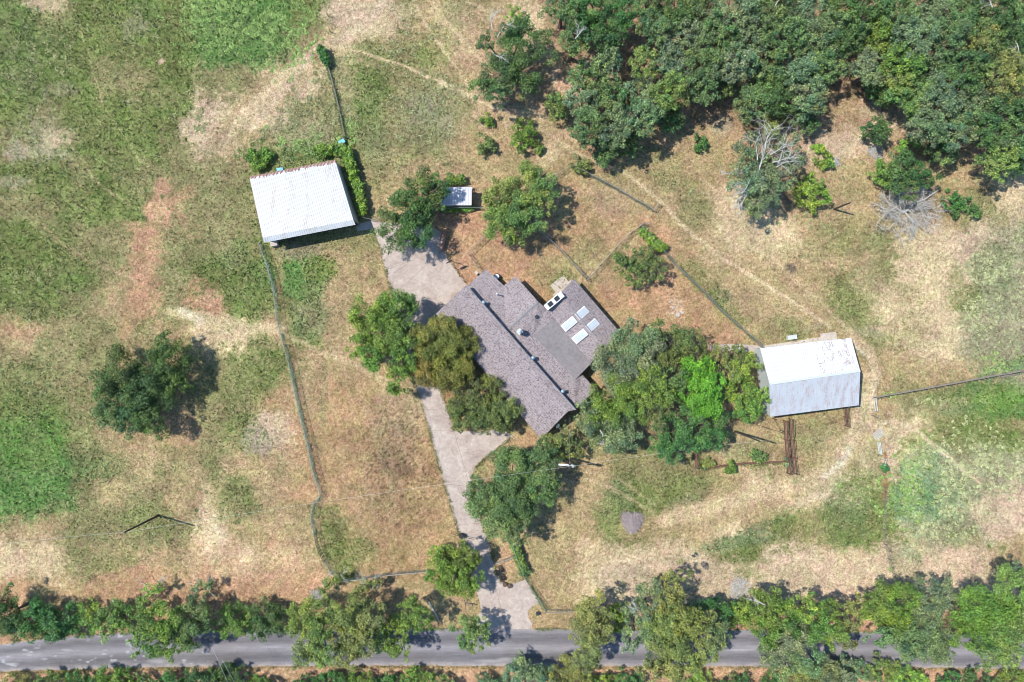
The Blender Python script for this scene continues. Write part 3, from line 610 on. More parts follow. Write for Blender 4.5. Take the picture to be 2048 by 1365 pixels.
def tree(name, label, h, lobes, kind, group=None, cat='tree', dens=1.0, leaf=.82, dead=None, wobk=.30):
    """lobes: photo pixels (x, y, radius) of crown masses; h: height in metres"""
    L = []
    rmax = max(l[2] for l in lobes)/S
    for i, l in enumerate(lobes):
        r = l[2]/S; hh = h*(l[3] if len(l) > 3 else random.uniform(.86, 1.0))
        z = max(hh-r*.95, r*.7, .5); p = P(l[0], l[1], z); L.append((np.array(p), r*1.0*(H-z)/H))
    cx = sum(c[0]*r*r for c, r in L)/sum(r*r for c, r in L); cy = sum(c[1]*r*r for c, r in L)/sum(r*r for c, r in L)
    root = thing(name, label, cat, (cx, cy, 0), 0, group); off = np.array([cx, cy, 0])
    L = [(c-off, r) for c, r in L]
    V, Q, cc = crown_cards(L, kind, dens, leaf, wobk=wobk)
    npmesh('crown', V, Q, cc, M['leaf'], root)
    mb = MB(); r0 = .055*h**.9*.55+.08; zt = h*.34
    tp = limb(mb, (0, 0, -.1), (random.uniform(-.3, .3), random.uniform(-.3, .3), zt), r0*1.25, r0*.8, .08)
    for c, r in L:
        q = limb(mb, tp[-1], c+np.array([0, 0, r*.1]), r0*.55, r0*.2, .10)
        for _ in range(3):
            e = Vector((random.gauss(0, 1), random.gauss(0, 1), random.uniform(0, .9))).normalized()*r*.75
            limb(mb, q[3], Vector(c)+e, r0*.2, .02, .2, 4)
    mb.build('trunk', M['bark'], root)
    if dead:
        for (dx, dy, z, ux, uy, L_) in dead:
            db = MB(); p = P(dx, dy, z)-Vector((cx, cy, 0)); dead_branches(db, p, (ux, -uy, .12), L_, .09, 3)
            db.build('dead_limb', M['deadwood'], root)
    return root
def shrub(name, label, h, lobes, kind, group=None, cat='shrub', dens=1.15, leaf=.85):
    L = []
    for l in lobes:
        r = l[2]/S; z = max(min(h-r*.55, h*.6), .15); L.append((np.array(P(l[0], l[1], z)), r*.95))
    cx = L[0][0][0]; cy = L[0][0][1]; off = np.array([cx, cy, 0])
    V, Q, cc = crown_cards([(c-off, r) for c, r in L], kind, dens, leaf, min(.8, h*.5/max(l[2]/S for l in lobes)+.15))
    o = npmesh(name, V, Q, cc, M['leaf']); o.location = (cx, cy, 0); return tag(o, label, cat, group)

# --- yard and pasture trees
tree('oak_tree', 'lone dark green tree standing in the left pasture with its full shadow beside it', 7.2, [(345,722,36),(250,748,40),(300,780,48),(232,800,40),(305,842,33),(330,700,26),(352,765,26),(262,838,30),(215,770,24)], 'dark')
tree('elm_tree', 'bright green spreading tree on the lawn left of the round olive tree', 8, [(737,632,32),(790,618,34),(768,668,44),(722,690,26),(805,672,32),(745,712,28),(812,608,22),(808,720,26),(798,758,27)], 'elm', dens=1.15, wobk=.12)
tree('live_oak', 'dense round olive green live oak against the house front', 7.6, [(888,700,50),(860,682,36),(915,690,36),(905,738,38),(862,735,36),(885,655,28)], 'liveoak', dens=1.3, leaf=.72, wobk=.08)
tree('yard_tree', 'green and rust tinged tree between the front pad and the long roof', 6, [(935,785,32),(978,782,30),(1008,815,30),(935,830,34),(978,838,32),(1012,845,20),(915,815,22)], 'rusty', dens=1.1, wobk=.14)
tree('oak_tree', 'large double crowned oak right of the lower driveway under the wire', 9, [(1025,930,38),(1080,925,36),(980,1000,42),(1030,1005,42),(1000,1045,34),(1082,975,32),(1040,1065,24),(955,978,24),(1095,945,24)], 'oak', dens=1.1, wobk=.15)
tree('small_tree', 'small yellowish tree touching the south corner of the house roof', 5, [(1108,880,22),(1125,898,20),(1102,905,18),(1130,870,14)], 'olive')
tree('small_tree', 'rusty brown small tree just off the south corner of the house', 4.2, [(1152,884,17),(1158,905,13)], 'rusty', dens=.7)
tree('elm_tree', 'round bright green tree on the left edge of the driveway near the gate', 7, [(888,1120,30),(925,1118,30),(905,1152,34),(938,1155,24),(870,1145,20),(930,1175,22)], 'elm', dens=1.15, wobk=.14)
tree('oak_tree', 'dark oak overhanging the small shed and the tank pad', 7.6, [(848,385,34),(800,418,32),(862,402,28),(788,458,32),(828,462,30),(880,370,20),(812,485,18),(835,425,32)], 'dark', dead=None)
tree('oak_tree', 'broad round oak between the small shed and the paddock fence', 8, [(1000,395,34),(1058,380,36),(1085,378,26),(1005,440,36),(1048,432,34),(1030,462,26),(1092,405,20)], 'mesquite', dens=1.15)
tree('small_tree', 'small dark tree inside the triangular yard right of the house', 4.6, [(1250,522,22),(1288,518,24),(1305,540,22),(1268,552,20),(1240,515,12)], 'rusty', dens=1.2)
G1 = 'trees crowded between the house and the barn'
tree('oak_tree', 'grey green oak nearest the east corner of the house roof in the grove', 10, [(1262,690,40),(1225,715,38),(1290,720,38),(1240,755,36)], 'greyoak', G1)
tree('oak_tree', 'dark oak at the top right of the crowded grove beside the concrete path', 9, [(1338,682,34),(1375,700,30),(1342,725,32),(1318,655,14)], 'rusty', G1)
tree('oak_tree', 'green oak in the middle of the crowded grove', 10, [(1215,795,40),(1260,800,38),(1300,770,38),(1195,820,26)], 'elm', G1)
tree('oak_tree', 'brownish oak between the vivid green tree and the house', 9.5, [(1300,745,34),(1335,770,30),(1310,815,34)], 'rusty', G1)
tree('oak_tree', 'pale grey leafed oak at the bottom left of the grove', 9, [(1190,850,34),(1225,862,38),(1248,885,28),(1180,815,22)], 'greyoak', G1, dead=[(1200,860,7.6,.3,.6,1.6)])
tree('elm_tree', 'vivid bright green tree in the centre of the grove', 9, [(1395,745,30),(1405,790,38),(1375,785,28),(1425,770,22)], 'bright', G1, dens=1.2)
tree('cedar_elm', 'deep green tree at the lower left of the grove by the corral', 8, [(1340,868,36),(1318,890,24),(1348,905,24),(1370,840,24)], 'deep', G1)
tree('cedar_elm', 'deep green tree at the lower right of the grove by the corral', 7.5, [(1412,845,32),(1430,870,26),(1395,880,24)], 'deep', G1)
tree('elm_tree', 'tall narrow bright green tree against the left wall of the rusty barn', 6.5, [(1487,740,26),(1482,780,30),(1488,815,26),(1512,790,22)], 'lime', dens=1.2)
tree('small_tree', 'small brownish tree standing just below the concrete path to the barn', 5, [(1470,705,17),(1480,722,14)], 'rusty', G1)
tree('small_tree', 'mixed green tree between the vivid tree and the narrow tree of the grove', 6.5, [(1440,710,22),(1450,745,22)], 'olive', G1)
# --- north pasture
tree('oak_tree', 'oak with a grey bare top left of the wood beside the bare track', 9, [(1048,72,30),(1080,90,28),(1020,95,34),(1000,150,38),(1045,150,34),(965,182,22),(972,85,20),(1000,190,20)], 'dark', dead=[(985,60,7.5,-.3,-.6,2.2),(995,75,7.5,.2,-.7,2.2),(985,105,7.5,.7,.4,1.8)])
shrub('shrub', 'small bright shrub at the top edge beside the oak with a grey top', 2, [(1028,32,17)], 'lime')
for x_, y_, r_, k_, l_ in [(967,285,20,'mesquite','loose yellow green bush left of the two lobed bush on the bare soil'),(975,240,11,'elm','tiny green bush on bare soil where the track meets the wood'),
                       (1075,294,12,'mesquite','small pale bush touching the right side of the two lobed bush'),(1400,288,14,'deep','small dark bush in the clearing below the big wood'),
                       (1162,330,18,'olive','thin bush growing at the top corner of the paddock fence'),(1647,320,18,'lime','round bright bush beside a heap of grey twigs'),
                       (1636,296,8,'lime','tiny bright bush above the round bright bush'),(1768,920,0,'','')]:
    if r_: shrub('shrub', l_, max(.9, r_/S*1.3), [(x_, y_, r_), (x_+r_*.4, y_+r_*.4, r_*.6)], k_)
shrub('shrub', 'two lobed green bush on the bare soil left of the wood', 2.6, [(1048,258,22),(1040,285,22),(1060,270,16)], 'elm')
shrub('shrub', 'large bright green bush right of the half dead oak', 3, [(1628,375,24),(1615,398,22),(1602,380,16),(1640,392,16)], 'lime')
shrub('shrub', 'green bush with two arms right of the bare dead tree', 2, [(1905,400,18),(1925,408,16),(1945,425,15),(1908,420,13)], 'deep')
tree('oak_tree', 'half dead oak with white bare limbs through its crown', 9, [(1500,285,20),(1535,275,22),(1490,320,26),(1575,290,22),(1560,345,30),(1520,365,32),(1490,375,26),(1515,405,26),(1590,315,20),(1545,380,24),(1480,345,20),(1530,320,22)], 'greyoak', dens=1.0,
     dead=[(1518,345,7,.1,-1,3.4),(1520,335,7.5,.5,-.9,3.4),(1552,335,7.5,.8,-.6,3.2),(1555,330,7.5,.4,-.9,3.4),(1510,350,7.5,-.3,.8,2.4),(1495,385,7,-.5,.8,2.6),(1480,350,7,-.6,-.1,2),(1530,300,8.2,.2,-.9,3),(1515,320,8.2,-.4,-.8,2.6),(1540,310,8.2,.8,-.5,2.8),(1500,360,8,-.2,.9,3),(1490,390,7.6,-.7,.5,2.2),(1545,325,8.3,.9,-.1,2.6)])
tree('oak_tree', 'dark green oak right above the bare dead tree', 6.5, [(1800,335,30),(1835,352,26),(1790,365,24),(1862,355,18),(1812,385,18)], 'dark')
shrub('shrub', 'bright green bush on the left side of the dark oak above the dead tree', 3.5, [(1762,345,20),(1770,362,14)], 'lime')
shrub('shrub', 'bright green bush between the wood and the dark oak above the dead tree', 4, [(1822,290,17),(1805,300,12)], 'lime')
# bare dead tree
rt = thing('dead_tree', 'bare grey dead tree with tangled branches on the open right field', 'dead tree', P(1806, 424))
mb = MB()
for k in range(100):
    a_ = random.uniform(0, 6.28); d_ = random.uniform(.2, 4.6); sx, sy = math.cos(a_)*d_*1.15, math.sin(a_)*d_*.95
    ang = a_+random.gauss(0, 1.0)
    dead_branches(mb, (sx*.75, sy*.75, random.uniform(.3, 2.0)), (math.cos(ang), math.sin(ang), random.uniform(-.1, .35)), random.uniform(1.3, 2.3), .05, 3, .95)
for ln in [[(-.3,-.3,.5),(.9,1.1,1.7),(2.2,1.6,2.2),(4.0,2.9,2.6)],[(-.3,-.3,.5),(-1.9,.4,1.3),(-3.4,-.3,1.4),(-4.9,.3,.9)],[(0,-.2,.5),(.8,-1.6,1.2),(.9,-3.0,1.1),(1.6,-4.2,.7)],[(0,0,.6),(-1.5,1.2,1.8),(-1.9,2.6,2.2),(-.9,4.0,2.0)]]:
    mb.tube([Vector(q) for q in ln], [.15,.12,.09,.04], 6, cap=False)
mb.build('branches', M['deadwood'], rt)
mb = MB(); mb.tube([(0,0,-.1),(.05,0,.6),(.1,.1,1.3)], [.36,.28,.16], 8)
mb.build('trunk', M['deadwood'], rt)

# --- the wood: rows from the top of the photo downward, left to right
WOOD = [
 ('topmost', [(1122,12,34,'oak'),(1180,30,44,'deep'),(1248,22,36,'deep'),(1300,8,34,'oak'),(1352,25,36,'dark'),(1412,15,38,'oak'),(1480,18,42,'greyoak'),(1548,15,42,'oak'),(1612,20,40,'greyoak'),(1676,18,38,'oak'),(1738,15,38,'dark'),(1795,20,40,'oak'),(1855,12,42,'greyoak'),(1920,20,40,'oak'),(1985,15,42,'dark'),(2045,20,40,'oak')]),
 ('second', [(1150,78,30,'oak'),(1215,72,34,'dark'),(1305,62,32,'oak'),(1370,72,38,'greyoak'),(1435,70,38,'oak'),(1500,80,40,'greyoak'),(1568,75,40,'oak'),(1632,78,40,'greyoak'),(1698,75,36,'dark'),(1762,70,38,'elm'),(1828,78,40,'greyoak'),(1895,75,40,'oak'),(1960,80,42,'olive'),(2030,82,42,'dark')]),
 ('third', [(1175,158,32,'oak'),(1215,122,26,'greyoak'),(1290,130,32,'mesquite'),(1345,125,34,'greyoak'),(1405,130,38,'oak'),(1470,132,36,'greyoak'),(1532,140,38,'oak'),(1594,142,38,'greyoak'),(1650,132,34,'oak'),(1745,140,38,'greyoak'),(1808,135,40,'elm'),(1872,140,40,'oak'),(1938,145,42,'dark'),(2008,150,42,'olive')]),
 ('fourth', [(1165,205,36,'greyoak'),(1225,195,38,'oak'),(1285,185,36,'greyoak'),(1340,190,36,'mesquite'),(1398,178,34,'oak'),(1450,165,30,'oak'),(1505,205,34,'oak'),(1558,190,34,'dark'),(1615,195,34,'greyoak'),(1760,185,32,'dark'),(1815,192,38,'mesquite'),(1880,200,40,'greyoak'),(1945,210,40,'oak'),(2020,215,42,'dark')]),
 ('fifth', [(1112,215,24,'mesquite'),(1180,258,34,'oak'),(1235,255,36,'greyoak'),(1290,238,34,'greyoak'),(1335,230,30,'oak'),(1545,232,28,'olive'),(1605,236,32,'oak'),(1752,262,26,'dark'),(1850,255,38,'greyoak'),(1912,262,36,'greyoak'),(1985,270,38,'dark'),(2040,280,38,'oak')]),
 ('bottom', [(1215,300,30,'oak'),(1255,288,24,'dark'),(1885,300,30,'oak'),(2000,325,34,'mesquite'),(2040,330,24,'dark')])]
ORD = ['first','second','third','fourth','fifth','sixth','seventh','eighth','ninth','tenth','eleventh','twelfth','thirteenth','fourteenth','fifteenth','sixteenth']
TONE = {'oak': 'green','deep': 'deep green','dark': 'dark green','greyoak': 'grey green','elm': 'fresh green','olive': 'olive','mesquite': 'yellowish green'}
for row, items in WOOD:
    for i, (x_, y_, r_, k_) in enumerate(items):
        q = [(x_, y_, r_*.86)]
        for j in range(4):
            a_ = j*math.pi/2+random.uniform(-.6, .6); q.append((x_+math.cos(a_)*r_*.62, y_+math.sin(a_)*r_*.62, r_*random.uniform(.42, .6)))
        hh = random.uniform(7.2, 10.2) if not (r_ <= 32 and row in ('fourth', 'fifth', 'bottom')) else random.uniform(4.6, 5.4)
        tree('oak_tree', f'{TONE[k_]} oak in the wood, {ORD[i]} from the left in its {row} row', hh, q, k_, 'oaks of the wood in the upper right',
             dens=.92, dead=[(x_, y_, hh*.9, random.uniform(-1, 1), random.uniform(-1, 1), 1.8)] if random.random() < .06 else None)

# --- trees along the north side of the road
RS = [(6,[(20,1232,28),(5,1200,20),(40,1250,22)],'dark'),(5.5,[(70,1240,28),(95,1250,24),(85,1222,18)],'deep'),(5,[(130,1240,26),(115,1255,18)],'deep'),(4,[(180,1240,22),(195,1228,14)],'lime'),(4.5,[(235,1236,24),(255,1232,20)],'mesquite'),
 (8,[(302,1240,32),(340,1238,30),(290,1285,26),(325,1290,28),(345,1275,28)],'elm'),(7.5,[(385,1228,32),(412,1240,26),(388,1268,28),(360,1255,24)],'oak'),(4.5,[(470,1242,26),(485,1255,16)],'elm'),(4.5,[(530,1236,26),(560,1240,22),(515,1258,16)],'dark'),
 (9,[(612,1235,34),(645,1225,28),(620,1290,32),(655,1305,28),(600,1318,14),(640,1265,26)],'mesquite'),(9.5,[(700,1222,34),(740,1230,30),(700,1275,36),(740,1280,28),(690,1305,24)],'olive'),(7.5,[(790,1262,26),(820,1228,28),(842,1238,22),(782,1290,20),(805,1300,16),(765,1275,22)],'elm'),
 (7,[(930,1258,24),(955,1275,22),(938,1285,18),(962,1248,16)],'mesquite'),
 (9,[(1182,1212,28),(1175,1250,34),(1182,1290,28),(1165,1318,24),(1200,1265,24)],'olive'),(5,[(1228,1240,20),(1238,1225,14)],'elm'),
 (9.5,[(1275,1222,26),(1300,1190,28),(1268,1262,28),(1258,1290,14)],'greyoak'),(9,[(1340,1180,24),(1356,1150,20),(1332,1205,24)],'olive'),(10.5,[(1325,1248,36),(1372,1240,34),(1345,1285,38),(1310,1310,26),(1345,1330,32),(1300,1345,20)],'olive'),(9.5,[(1408,1262,32),(1432,1280,26),(1400,1300,28),(1385,1325,22)],'olive'),
 (5,[(1415,1222,22),(1440,1228,20)],'deep'),(4.5,[(1475,1225,22),(1495,1228,16)],'lime'),
 (9,[(1530,1210,32),(1560,1240,34),(1530,1265,30)],'elm'),(10,[(1580,1290,38),(1545,1300,30),(1610,1320,28),(1570,1330,26)],'greyoak'),(9,[(1630,1232,32),(1608,1215,26),(1655,1260,30),(1660,1222,20)],'elm'),(7,[(1700,1235,24),(1690,1275,22),(1712,1212,18)],'olive'),
 (9,[(1770,1205,34),(1800,1200,28),(1785,1238,32),(1745,1225,22)],'elm'),(8.5,[(1862,1185,30),(1850,1215,28),(1885,1195,22)],'greyoak'),(10,[(1840,1262,38),(1795,1265,32),(1865,1290,32),(1818,1285,30),(1760,1275,22)],'oak'),
 (10,[(1950,1210,38),(1990,1230,40),(1955,1255,38),(1930,1275,24)],'elm'),(10.5,[(2030,1180,34),(2035,1240,40),(2005,1275,38),(1985,1300,28),(2015,1310,26)],'mesquite'),(8,[(2025,1142,20),(2042,1160,24)],'greyoak')]
for i, (h_, q, k_) in enumerate(RS):
    if h_ < 6.1: q = [(a_, b_-2, c_*1.22) for a_, b_, c_ in q]; h_ += .5
    big = 'tall' if h_ > 8 else ('low' if h_ < 5.6 else 'medium')
    side = 'left' if i < 16 else 'right'; o_ = i if side == 'left' else len(RS)-1-i
    tree('roadside_tree', f'{big} {TONE.get(k_, "bright lime")} tree, {ORD[o_]} from the {side} end of the row above the road', h_, q, k_, 'trees along the upper side of the road', dens=1.05,
         dead=[(q[0][0], q[0][1], h_*.9, random.uniform(-1, 1), random.uniform(-1, 1), 2.0)] if i in (15, 21) else None)
LS = [(30,1372,24,'olive'),(100,1362,22,'mesquite'),(160,1368,22,'deep'),(225,1362,26,'elm'),(290,1372,24,'mesquite'),(350,1362,24,'deep'),(410,1365,28,'dark'),(462,1352,24,'dark'),(520,1372,20,'elm'),(615,1370,20,'deep'),(665,1366,24,'deep'),(720,1364,22,'elm'),(780,1366,22,'deep'),(835,1362,22,'elm'),(890,1370,18,'olive'),
      (985,1362,22,'greyoak'),(1055,1345,32,'greyoak'),(1135,1350,30,'olive'),(1200,1368,22,'elm'),(1255,1362,20,'deep'),(1400,1366,22,'lime'),(1465,1372,22,'deep'),(1540,1368,22,'deep'),(1610,1352,30,'olive'),(1655,1345,30,'greyoak'),(1700,1340,24,'greyoak'),(1770,1345,26,'mesquite'),(1820,1358,24,'lime'),(1890,1366,22,'deep'),(1960,1362,24,'dark'),(2030,1366,26,'elm')]
for i, (x_, y_, r_, k_) in enumerate(LS):
    side = 'left' if i < 16 else 'right'; o_ = i if side == 'left' else len(LS)-1-i
    q = [(x_, y_, r_), (x_+r_*.8, y_+random.uniform(-6, 10), r_*.75), (x_-r_*.8, y_+random.uniform(-4, 12), r_*.7)]
    shrub('roadside_bush', f'{TONE.get(k_, "bright lime")} bush cut by the bottom edge, {ORD[o_]} from the {side} along the lower verge', 5 if r_ > 27 else 2.6, q, k_, 'bushes along the lower verge of the road', 'bush')
# thin saplings and thicket above the road on the left
for x_, y_, k_, l_ in [(300,1185,'lime','thin lime sapling with bare dark limbs above the road row'),(400,1178,'greyoak','thin sapling with a dark bare stem right of the lime sapling'),(735,1172,'olive','scraggly small tree under the bend of the left chain fence'),(660,1165,'mesquite','small pale bush below the chain fence left of the scraggly tree')]:
    r_ = tree('sapling', l_, 3.6, [(x_, y_, 13), (x_+18, y_-8, 9), (x_-12, y_+12, 11)], k_, dens=.55, dead=[(x_+10, y_+5, 2, .5, -.8, 1.8), (x_-4, y_+6, 2, -.2, -.8, 1.8)])
# hedges and vines
def hedge(name, label, pts, r_, h, kind, cat='hedge', dens=1.2):
    L_ = []
    for (x0, y0), (x1, y1) in zip(pts, pts[1:]):
        k = max(1, int(math.hypot(x1-x0, y1-y0)/(r_*.8)))
        for i in range(k): L_.append((x0+(x1-x0)*i/k+random.uniform(-1.5, 1.5), y0+(y1-y0)*i/k+random.uniform(-1.5, 1.5), r_*random.uniform(.8, 1.15)))
    return shrub(name, label, h, L_, kind, None, cat, dens)
hedge('hedge', 'bright green hedge strip along the right wall of the white barn', [(690,292),(700,330),(712,370),(722,405),(728,430)], 9, 2.2, 'lime')
hedge('hedge', 'green thicket behind the top right corner of the white barn', [(640,305),(665,300),(690,305),(700,330)], 11, 1.6, 'elm')
hedge('hedge', 'ragged green growth behind the top left corner of the white barn', [(505,310),(515,335),(540,300)], 10, 1.4, 'elm')
hedge('vine', 'dark green vines smothering the gate post at the top track', [(643,100),(650,118),(656,132)], 7, 1.8, 'deep', 'vine')
hedge('vine', 'yellow green vines on the right fence of the triangular yard', [(1288,465),(1300,478),(1318,492),(1330,502)], 8, 1.6, 'lime', 'vine')
hedge('vine', 'green vines covering the fence right of the lower driveway', [(1016,1058),(1028,1090),(1040,1125),(1050,1150)], 6.5, 1.7, 'mesquite', 'vine')
hedge('bush', 'green bush growing through the lower corral rail', [(1462,935),(1470,918)], 12, 1.6, 'elm', 'bush')
hedge('bush', 'green bush at the right end of the lower corral rail', [(1510,912),(1530,920)], 12, 1.5, 'mesquite', 'bush')
hedge('bush', 'low olive bush at the lower left corner of the corral', [(1405,930),(1420,925),(1432,918)], 9, 1, 'olive', 'bush')
hedge('bush', 'grey green bush leaning on the rusty cattle chute', [(1568,925),(1572,938)], 9, 1.2, 'greyoak', 'bush')
hedge('bush', 'small dark green bush on the wire fence of the lower right field', [(1770,938),(1773,942)], 7, 1, 'deep', 'bush')
hedge('bush', 'small bush behind the tool shed roof', [(900,362),(930,360)], 10, 1.6, 'elm', 'bush')
hedge('bush', 'grass green bush strip under the fence below the tool shed', [(885,417),(945,416)], 4, .6, 'lime', 'bush')

# ---------------------------------------------------------------- the house
hs = thing('ranch_house', 'long grey shingled ranch house set diagonally in the centre', 'house')
def V3(x, y, z): return P(x, y, z)
a0, a1, a2, a3 = V3(872,628,2.7), V3(930,573,4.75), V3(1136,823,4.75), V3(1082,879,2.7)
b0, b1 = V3(933.5,571,4.7), V3(1152,820,4.5)
rf = shell([a0,a1,a2,a3,b0,b1], [(0,3,2,1),(1,2,5,4)], .22)
rf.build('front_roof', [M['shingle'], M['fascia']], hs)
ndir = (V3(971.6,538.4,2.65)-V3(935,569,2.65)).normalized(); ndir.z = 0
def under(p, z): q = p-ndir*.12; return Vector((q.x, q.y, z))
r0, r1, r2 = under(b0, 3.2), under(b0.lerp(b1, .36), 3.4), under(b1, 3.25)
n1, n2, m1, m2 = V3(971.6,538.4,2.65), V3(1007.7,571.5,2.7), V3(1030.7,552.5,2.7), V3(1076,603.5,3.95)
r1 = Vector((r1.x, r1.y, 3.5))
q1, e1, e2, er1, er2 = V3(1092,618,3.35), V3(1147,558,2.65), V3(1239.4,665,2.65), V3(1119,589,4.0), V3(1210,697,4.0)
f1, f2, f3, f4 = V3(1107,638,3.25), V3(1067,672,3.25), V3(1151,758.5,3.2), V3(1181,727,3.2)
s1, s2 = V3(1165,750,2.75), V3(1192,780,2.7)
ver = [r0,r1,r2,n1,n2,m1,m2,q1,e1,e2,er1,er2,f1,f2,f3,f4,s1,s2]
fac = [(0,1,4,3),(4,1,6,5),(1,13,12,7,6),(7,12,15,11,10),(10,11,9,8),(1,2,17,16,14,13)]
shell(ver, fac, .2, [0]*6).build('rear_roof', [M['shingle'], M['fascia']], hs)
fl = [V3(1106.5,637.5,3.32), V3(1066.5,672,3.32), V3(1150.8,759.5,3.3), V3(1182,727.5,3.3)]
shell(fl, [(0,1,2,3)], .12).build('flat_roof', [M['membrane'], M['cap']], hs)
# walls follow the roofs
wb = MB(); dn = Vector((0,0,1))
def up(p, z): return Vector((p.x, p.y, z))
ax_ = (a3-a0); ax_.z = 0; ax_.normalize(); pr = (a1-a0); pr.z = 0; pr.normalize()
A0, A3 = a0+ax_*.5+pr*.5, a3-ax_*.5+pr*.5; R0, R3 = a1+ax_*.5, a2-ax_*.5; B0, B3 = b0+ax_*.5-ndir*.2, b1-ax_*.5-ndir*.2
v = []
for A_, R_, B_ in ((A0,R0,B0),(A3,R3,B3)): v += [up(A_,0), up(A_,2.62), up(R_,4.5), up(B_,4.35), up(B_,0)]
wb.add(v, [(0,1,2,3,4),(9,8,7,6,5),(0,5,6,1),(1,6,7,2),(2,7,8,3),(3,8,9,4)])
def inset(pts, k):
    c = sum(pts, Vector((0,0,0)))/len(pts); return [p+(c-p).normalized()*k for p in pts]
wb.prism(inset([n1, n2, r1, r0], .5), 0, 2.5); wb.prism(inset([n2, m1, m2, q1, f1, f2, r1], .45), 0, 2.45); wb.prism(inset([s1, s2, r2, r1], .5), 0, 2.45)
ea = (e2-e1); ea.z = 0; ea.normalize(); W0, W1 = e1+ea*.45-ndir*.45, e2-ea*.45-ndir*.45; Q0, Q1 = q1+ea*.3, f4-ea*.45
v = []
for A_, R_, B_ in ((W0, er1+ea*.45, Q0),(W1, er2-ea*.45, Q1)): v += [up(A_,0), up(A_,2.5), up(R_,3.72), up(B_,2.95), up(B_,0)]
wb.add(v, [(0,1,2,3,4),(9,8,7,6,5),(0,5,6,1),(1,6,7,2),(2,7,8,3),(3,8,9,4)])
wb.build('wall', M['brick'], hs)
def strip(pts, w_, t_, mat, name, parent, dz=.03):
    mb = MB()
    for p, q in zip(pts, pts[1:]):
        d_ = q-p; mid = (p+q)/2+Vector((0,0,dz)); L_ = d_.length
        x_ = d_.normalized(); y_ = Vector((0,0,1)).cross(x_).normalized(); z_ = x_.cross(y_)
        vv = [mid+x_*sx*L_/2+y_*sy*w_/2+z_*sz*t_/2 for sz in (-1,1) for sx, sy in ((-1,-1),(1,-1),(1,1),(-1,1))]
        mb.add(vv, [(0,3,2,1),(4,5,6,7),(0,1,5,4),(1,2,6,5),(2,3,7,6),(3,0,4,7)])
    return mb.build(name, mat, parent)
strip([r1+Vector((.1,0,0)), m2], .28, .10, M['cap'], 'ridge_cap', hs, .05)
strip([b0, b1], .08, .06, M['cap'], 'roof_flashing', hs, .03)
strip([er1.lerp(er2, .22), er1.lerp(er2, .74)], .22, .08, M['cap'], 'ridge_cap', hs, .04)
strip([e1, e2], .1, .1, M['fascia'], 'gutter', hs, -.06)
# skylights
for (cx, cy) in [(1138.5,648.2),(1160,673),(1163.6,626.8),(1184.6,651.2)]:
    sw = cx < 1162 and cy > 640
    z_ = 3.62 if sw or False else 3.45
    up_ = er1.lerp(er2, .5)
    c_ = P(cx, cy, z_+.1); L_ = 2.4 if sw else 2.1
    sk = MB(); dirx = Vector((ndir.x, ndir.y, 0)).normalized(); slope = .27 if sw else -.30
    x_ = (dirx+Vector((0,0,slope))).normalized(); y_ = Vector((0,0,1)).cross(x_).normalized(); z3 = x_.cross(y_)
    vv = []
    for k_, (sa, sb, hh) in enumerate([(1,1,-.12),(1,1,.16),(.88,.84,.22)]):
        vv += [c_+x_*i*L_/2*sa+y_*j*.62*sb+z3*hh for i, j in ((-1,-1),(1,-1),(1,1),(-1,1))]
    sk.add(vv, [(0,1,5,4),(1,2,6,5),(2,3,7,6),(3,0,4,7),(4,5,9,8),(5,6,10,9),(6,7,11,10),(7,4,8,11),(8,9,10,11)])
    s_ob = sk.build('skylight', M['white'], hs)
    gz = MB(); vv = [c_+x_*i*L_/2*a_+y_*j*.62*b_+z3*h_ for h_, a_, b_ in ((.225, .84, .78), (.25, .80, .12)) for i, j in ((-1,-1),(1,-1),(1,1),(-1,1))]
    gz.add(vv, [(0,1,5,4),(1,2,6,5),(2,3,7,6),(3,0,4,7),(4,5,6,7)]); gz.build('glazing', M['skyglass'], s_ob)
# vents, chimney, pipes
for (cx, cy) in [(967,605),(1066,716),(1125.5,783)]:
    p = P(cx, cy, 4.55); mb = MB(); mb.lathe([(.12,-1.0),(.12,-.15),(.27,-.12),(.30,.0),(.22,.10),(.08,.15)], 14, 0, p); mb.build('roof_vent', M['ventblue'], hs, True)
p = P(1039,664,4.0); mb = MB(); mb.box(p+Vector((0,0,.3)), (.62,.62,1.9), R(38)); mb.box(p+Vector((0,0,1.28)), (.78,.78,.1), R(38)); mb.lathe([(.16,0),(.16,.3),(.26,.32),(.05,.5)], 10, 0, p+Vector((0,0,1.32)))
mb.build('chimney', M['palewall'], hs)
p = P(994,589,3.4); mb = MB(); mb.tube([p-Vector((0,0,.3)), p+Vector((0,0,1.0))], .07, 10); mb.lathe([(.09,0),(.16,.05),(.1,.16),(.02,.18)], 10, 0, p+Vector((0,0,.95))); mb.build('vent_pipe', M['white'], hs)
p = P(1073,634,3.6); mb = MB(); mb.box(p+Vector((0,0,.1)), (.5,.5,.4), R(38)); mb.build('box_vent', M['dark'], hs, bevel=.03)
for cx, cy in [(1115,851),(1078,880)]:
    d_ = thing('satellite_dish', 'pale satellite dish on the roof edge beside the '+('downspout' if cx > 1100 else 'bottom corner of the house'), 'satellite dish', P(cx, cy, 3.0), .6, 'satellite dishes on the house')
    mb = MB(); mb.lathe([(.02,0),(.2,.03),(.38,.11),(.385,.13),(.2,.05),(.02,.02)], 16); o = mb.build('dish', M['palewall'], d_, True); o.rotation_euler = (R(50), 0, R(20)); o.location = (0,0,.55)
    mb = MB(); mb.tube([(0,0,-.4),(0,0,.35),(0,.08,.55)], .03, 6); mb.build('mount', M['post'], d_); mb = MB(); mb.tube([(0,-.1,.5),(0,-.55,.62)], .015, 5); mb.box((0,-.57,.64), (.08,.12,.08)); mb.build('feed_arm', M['post'], d_)
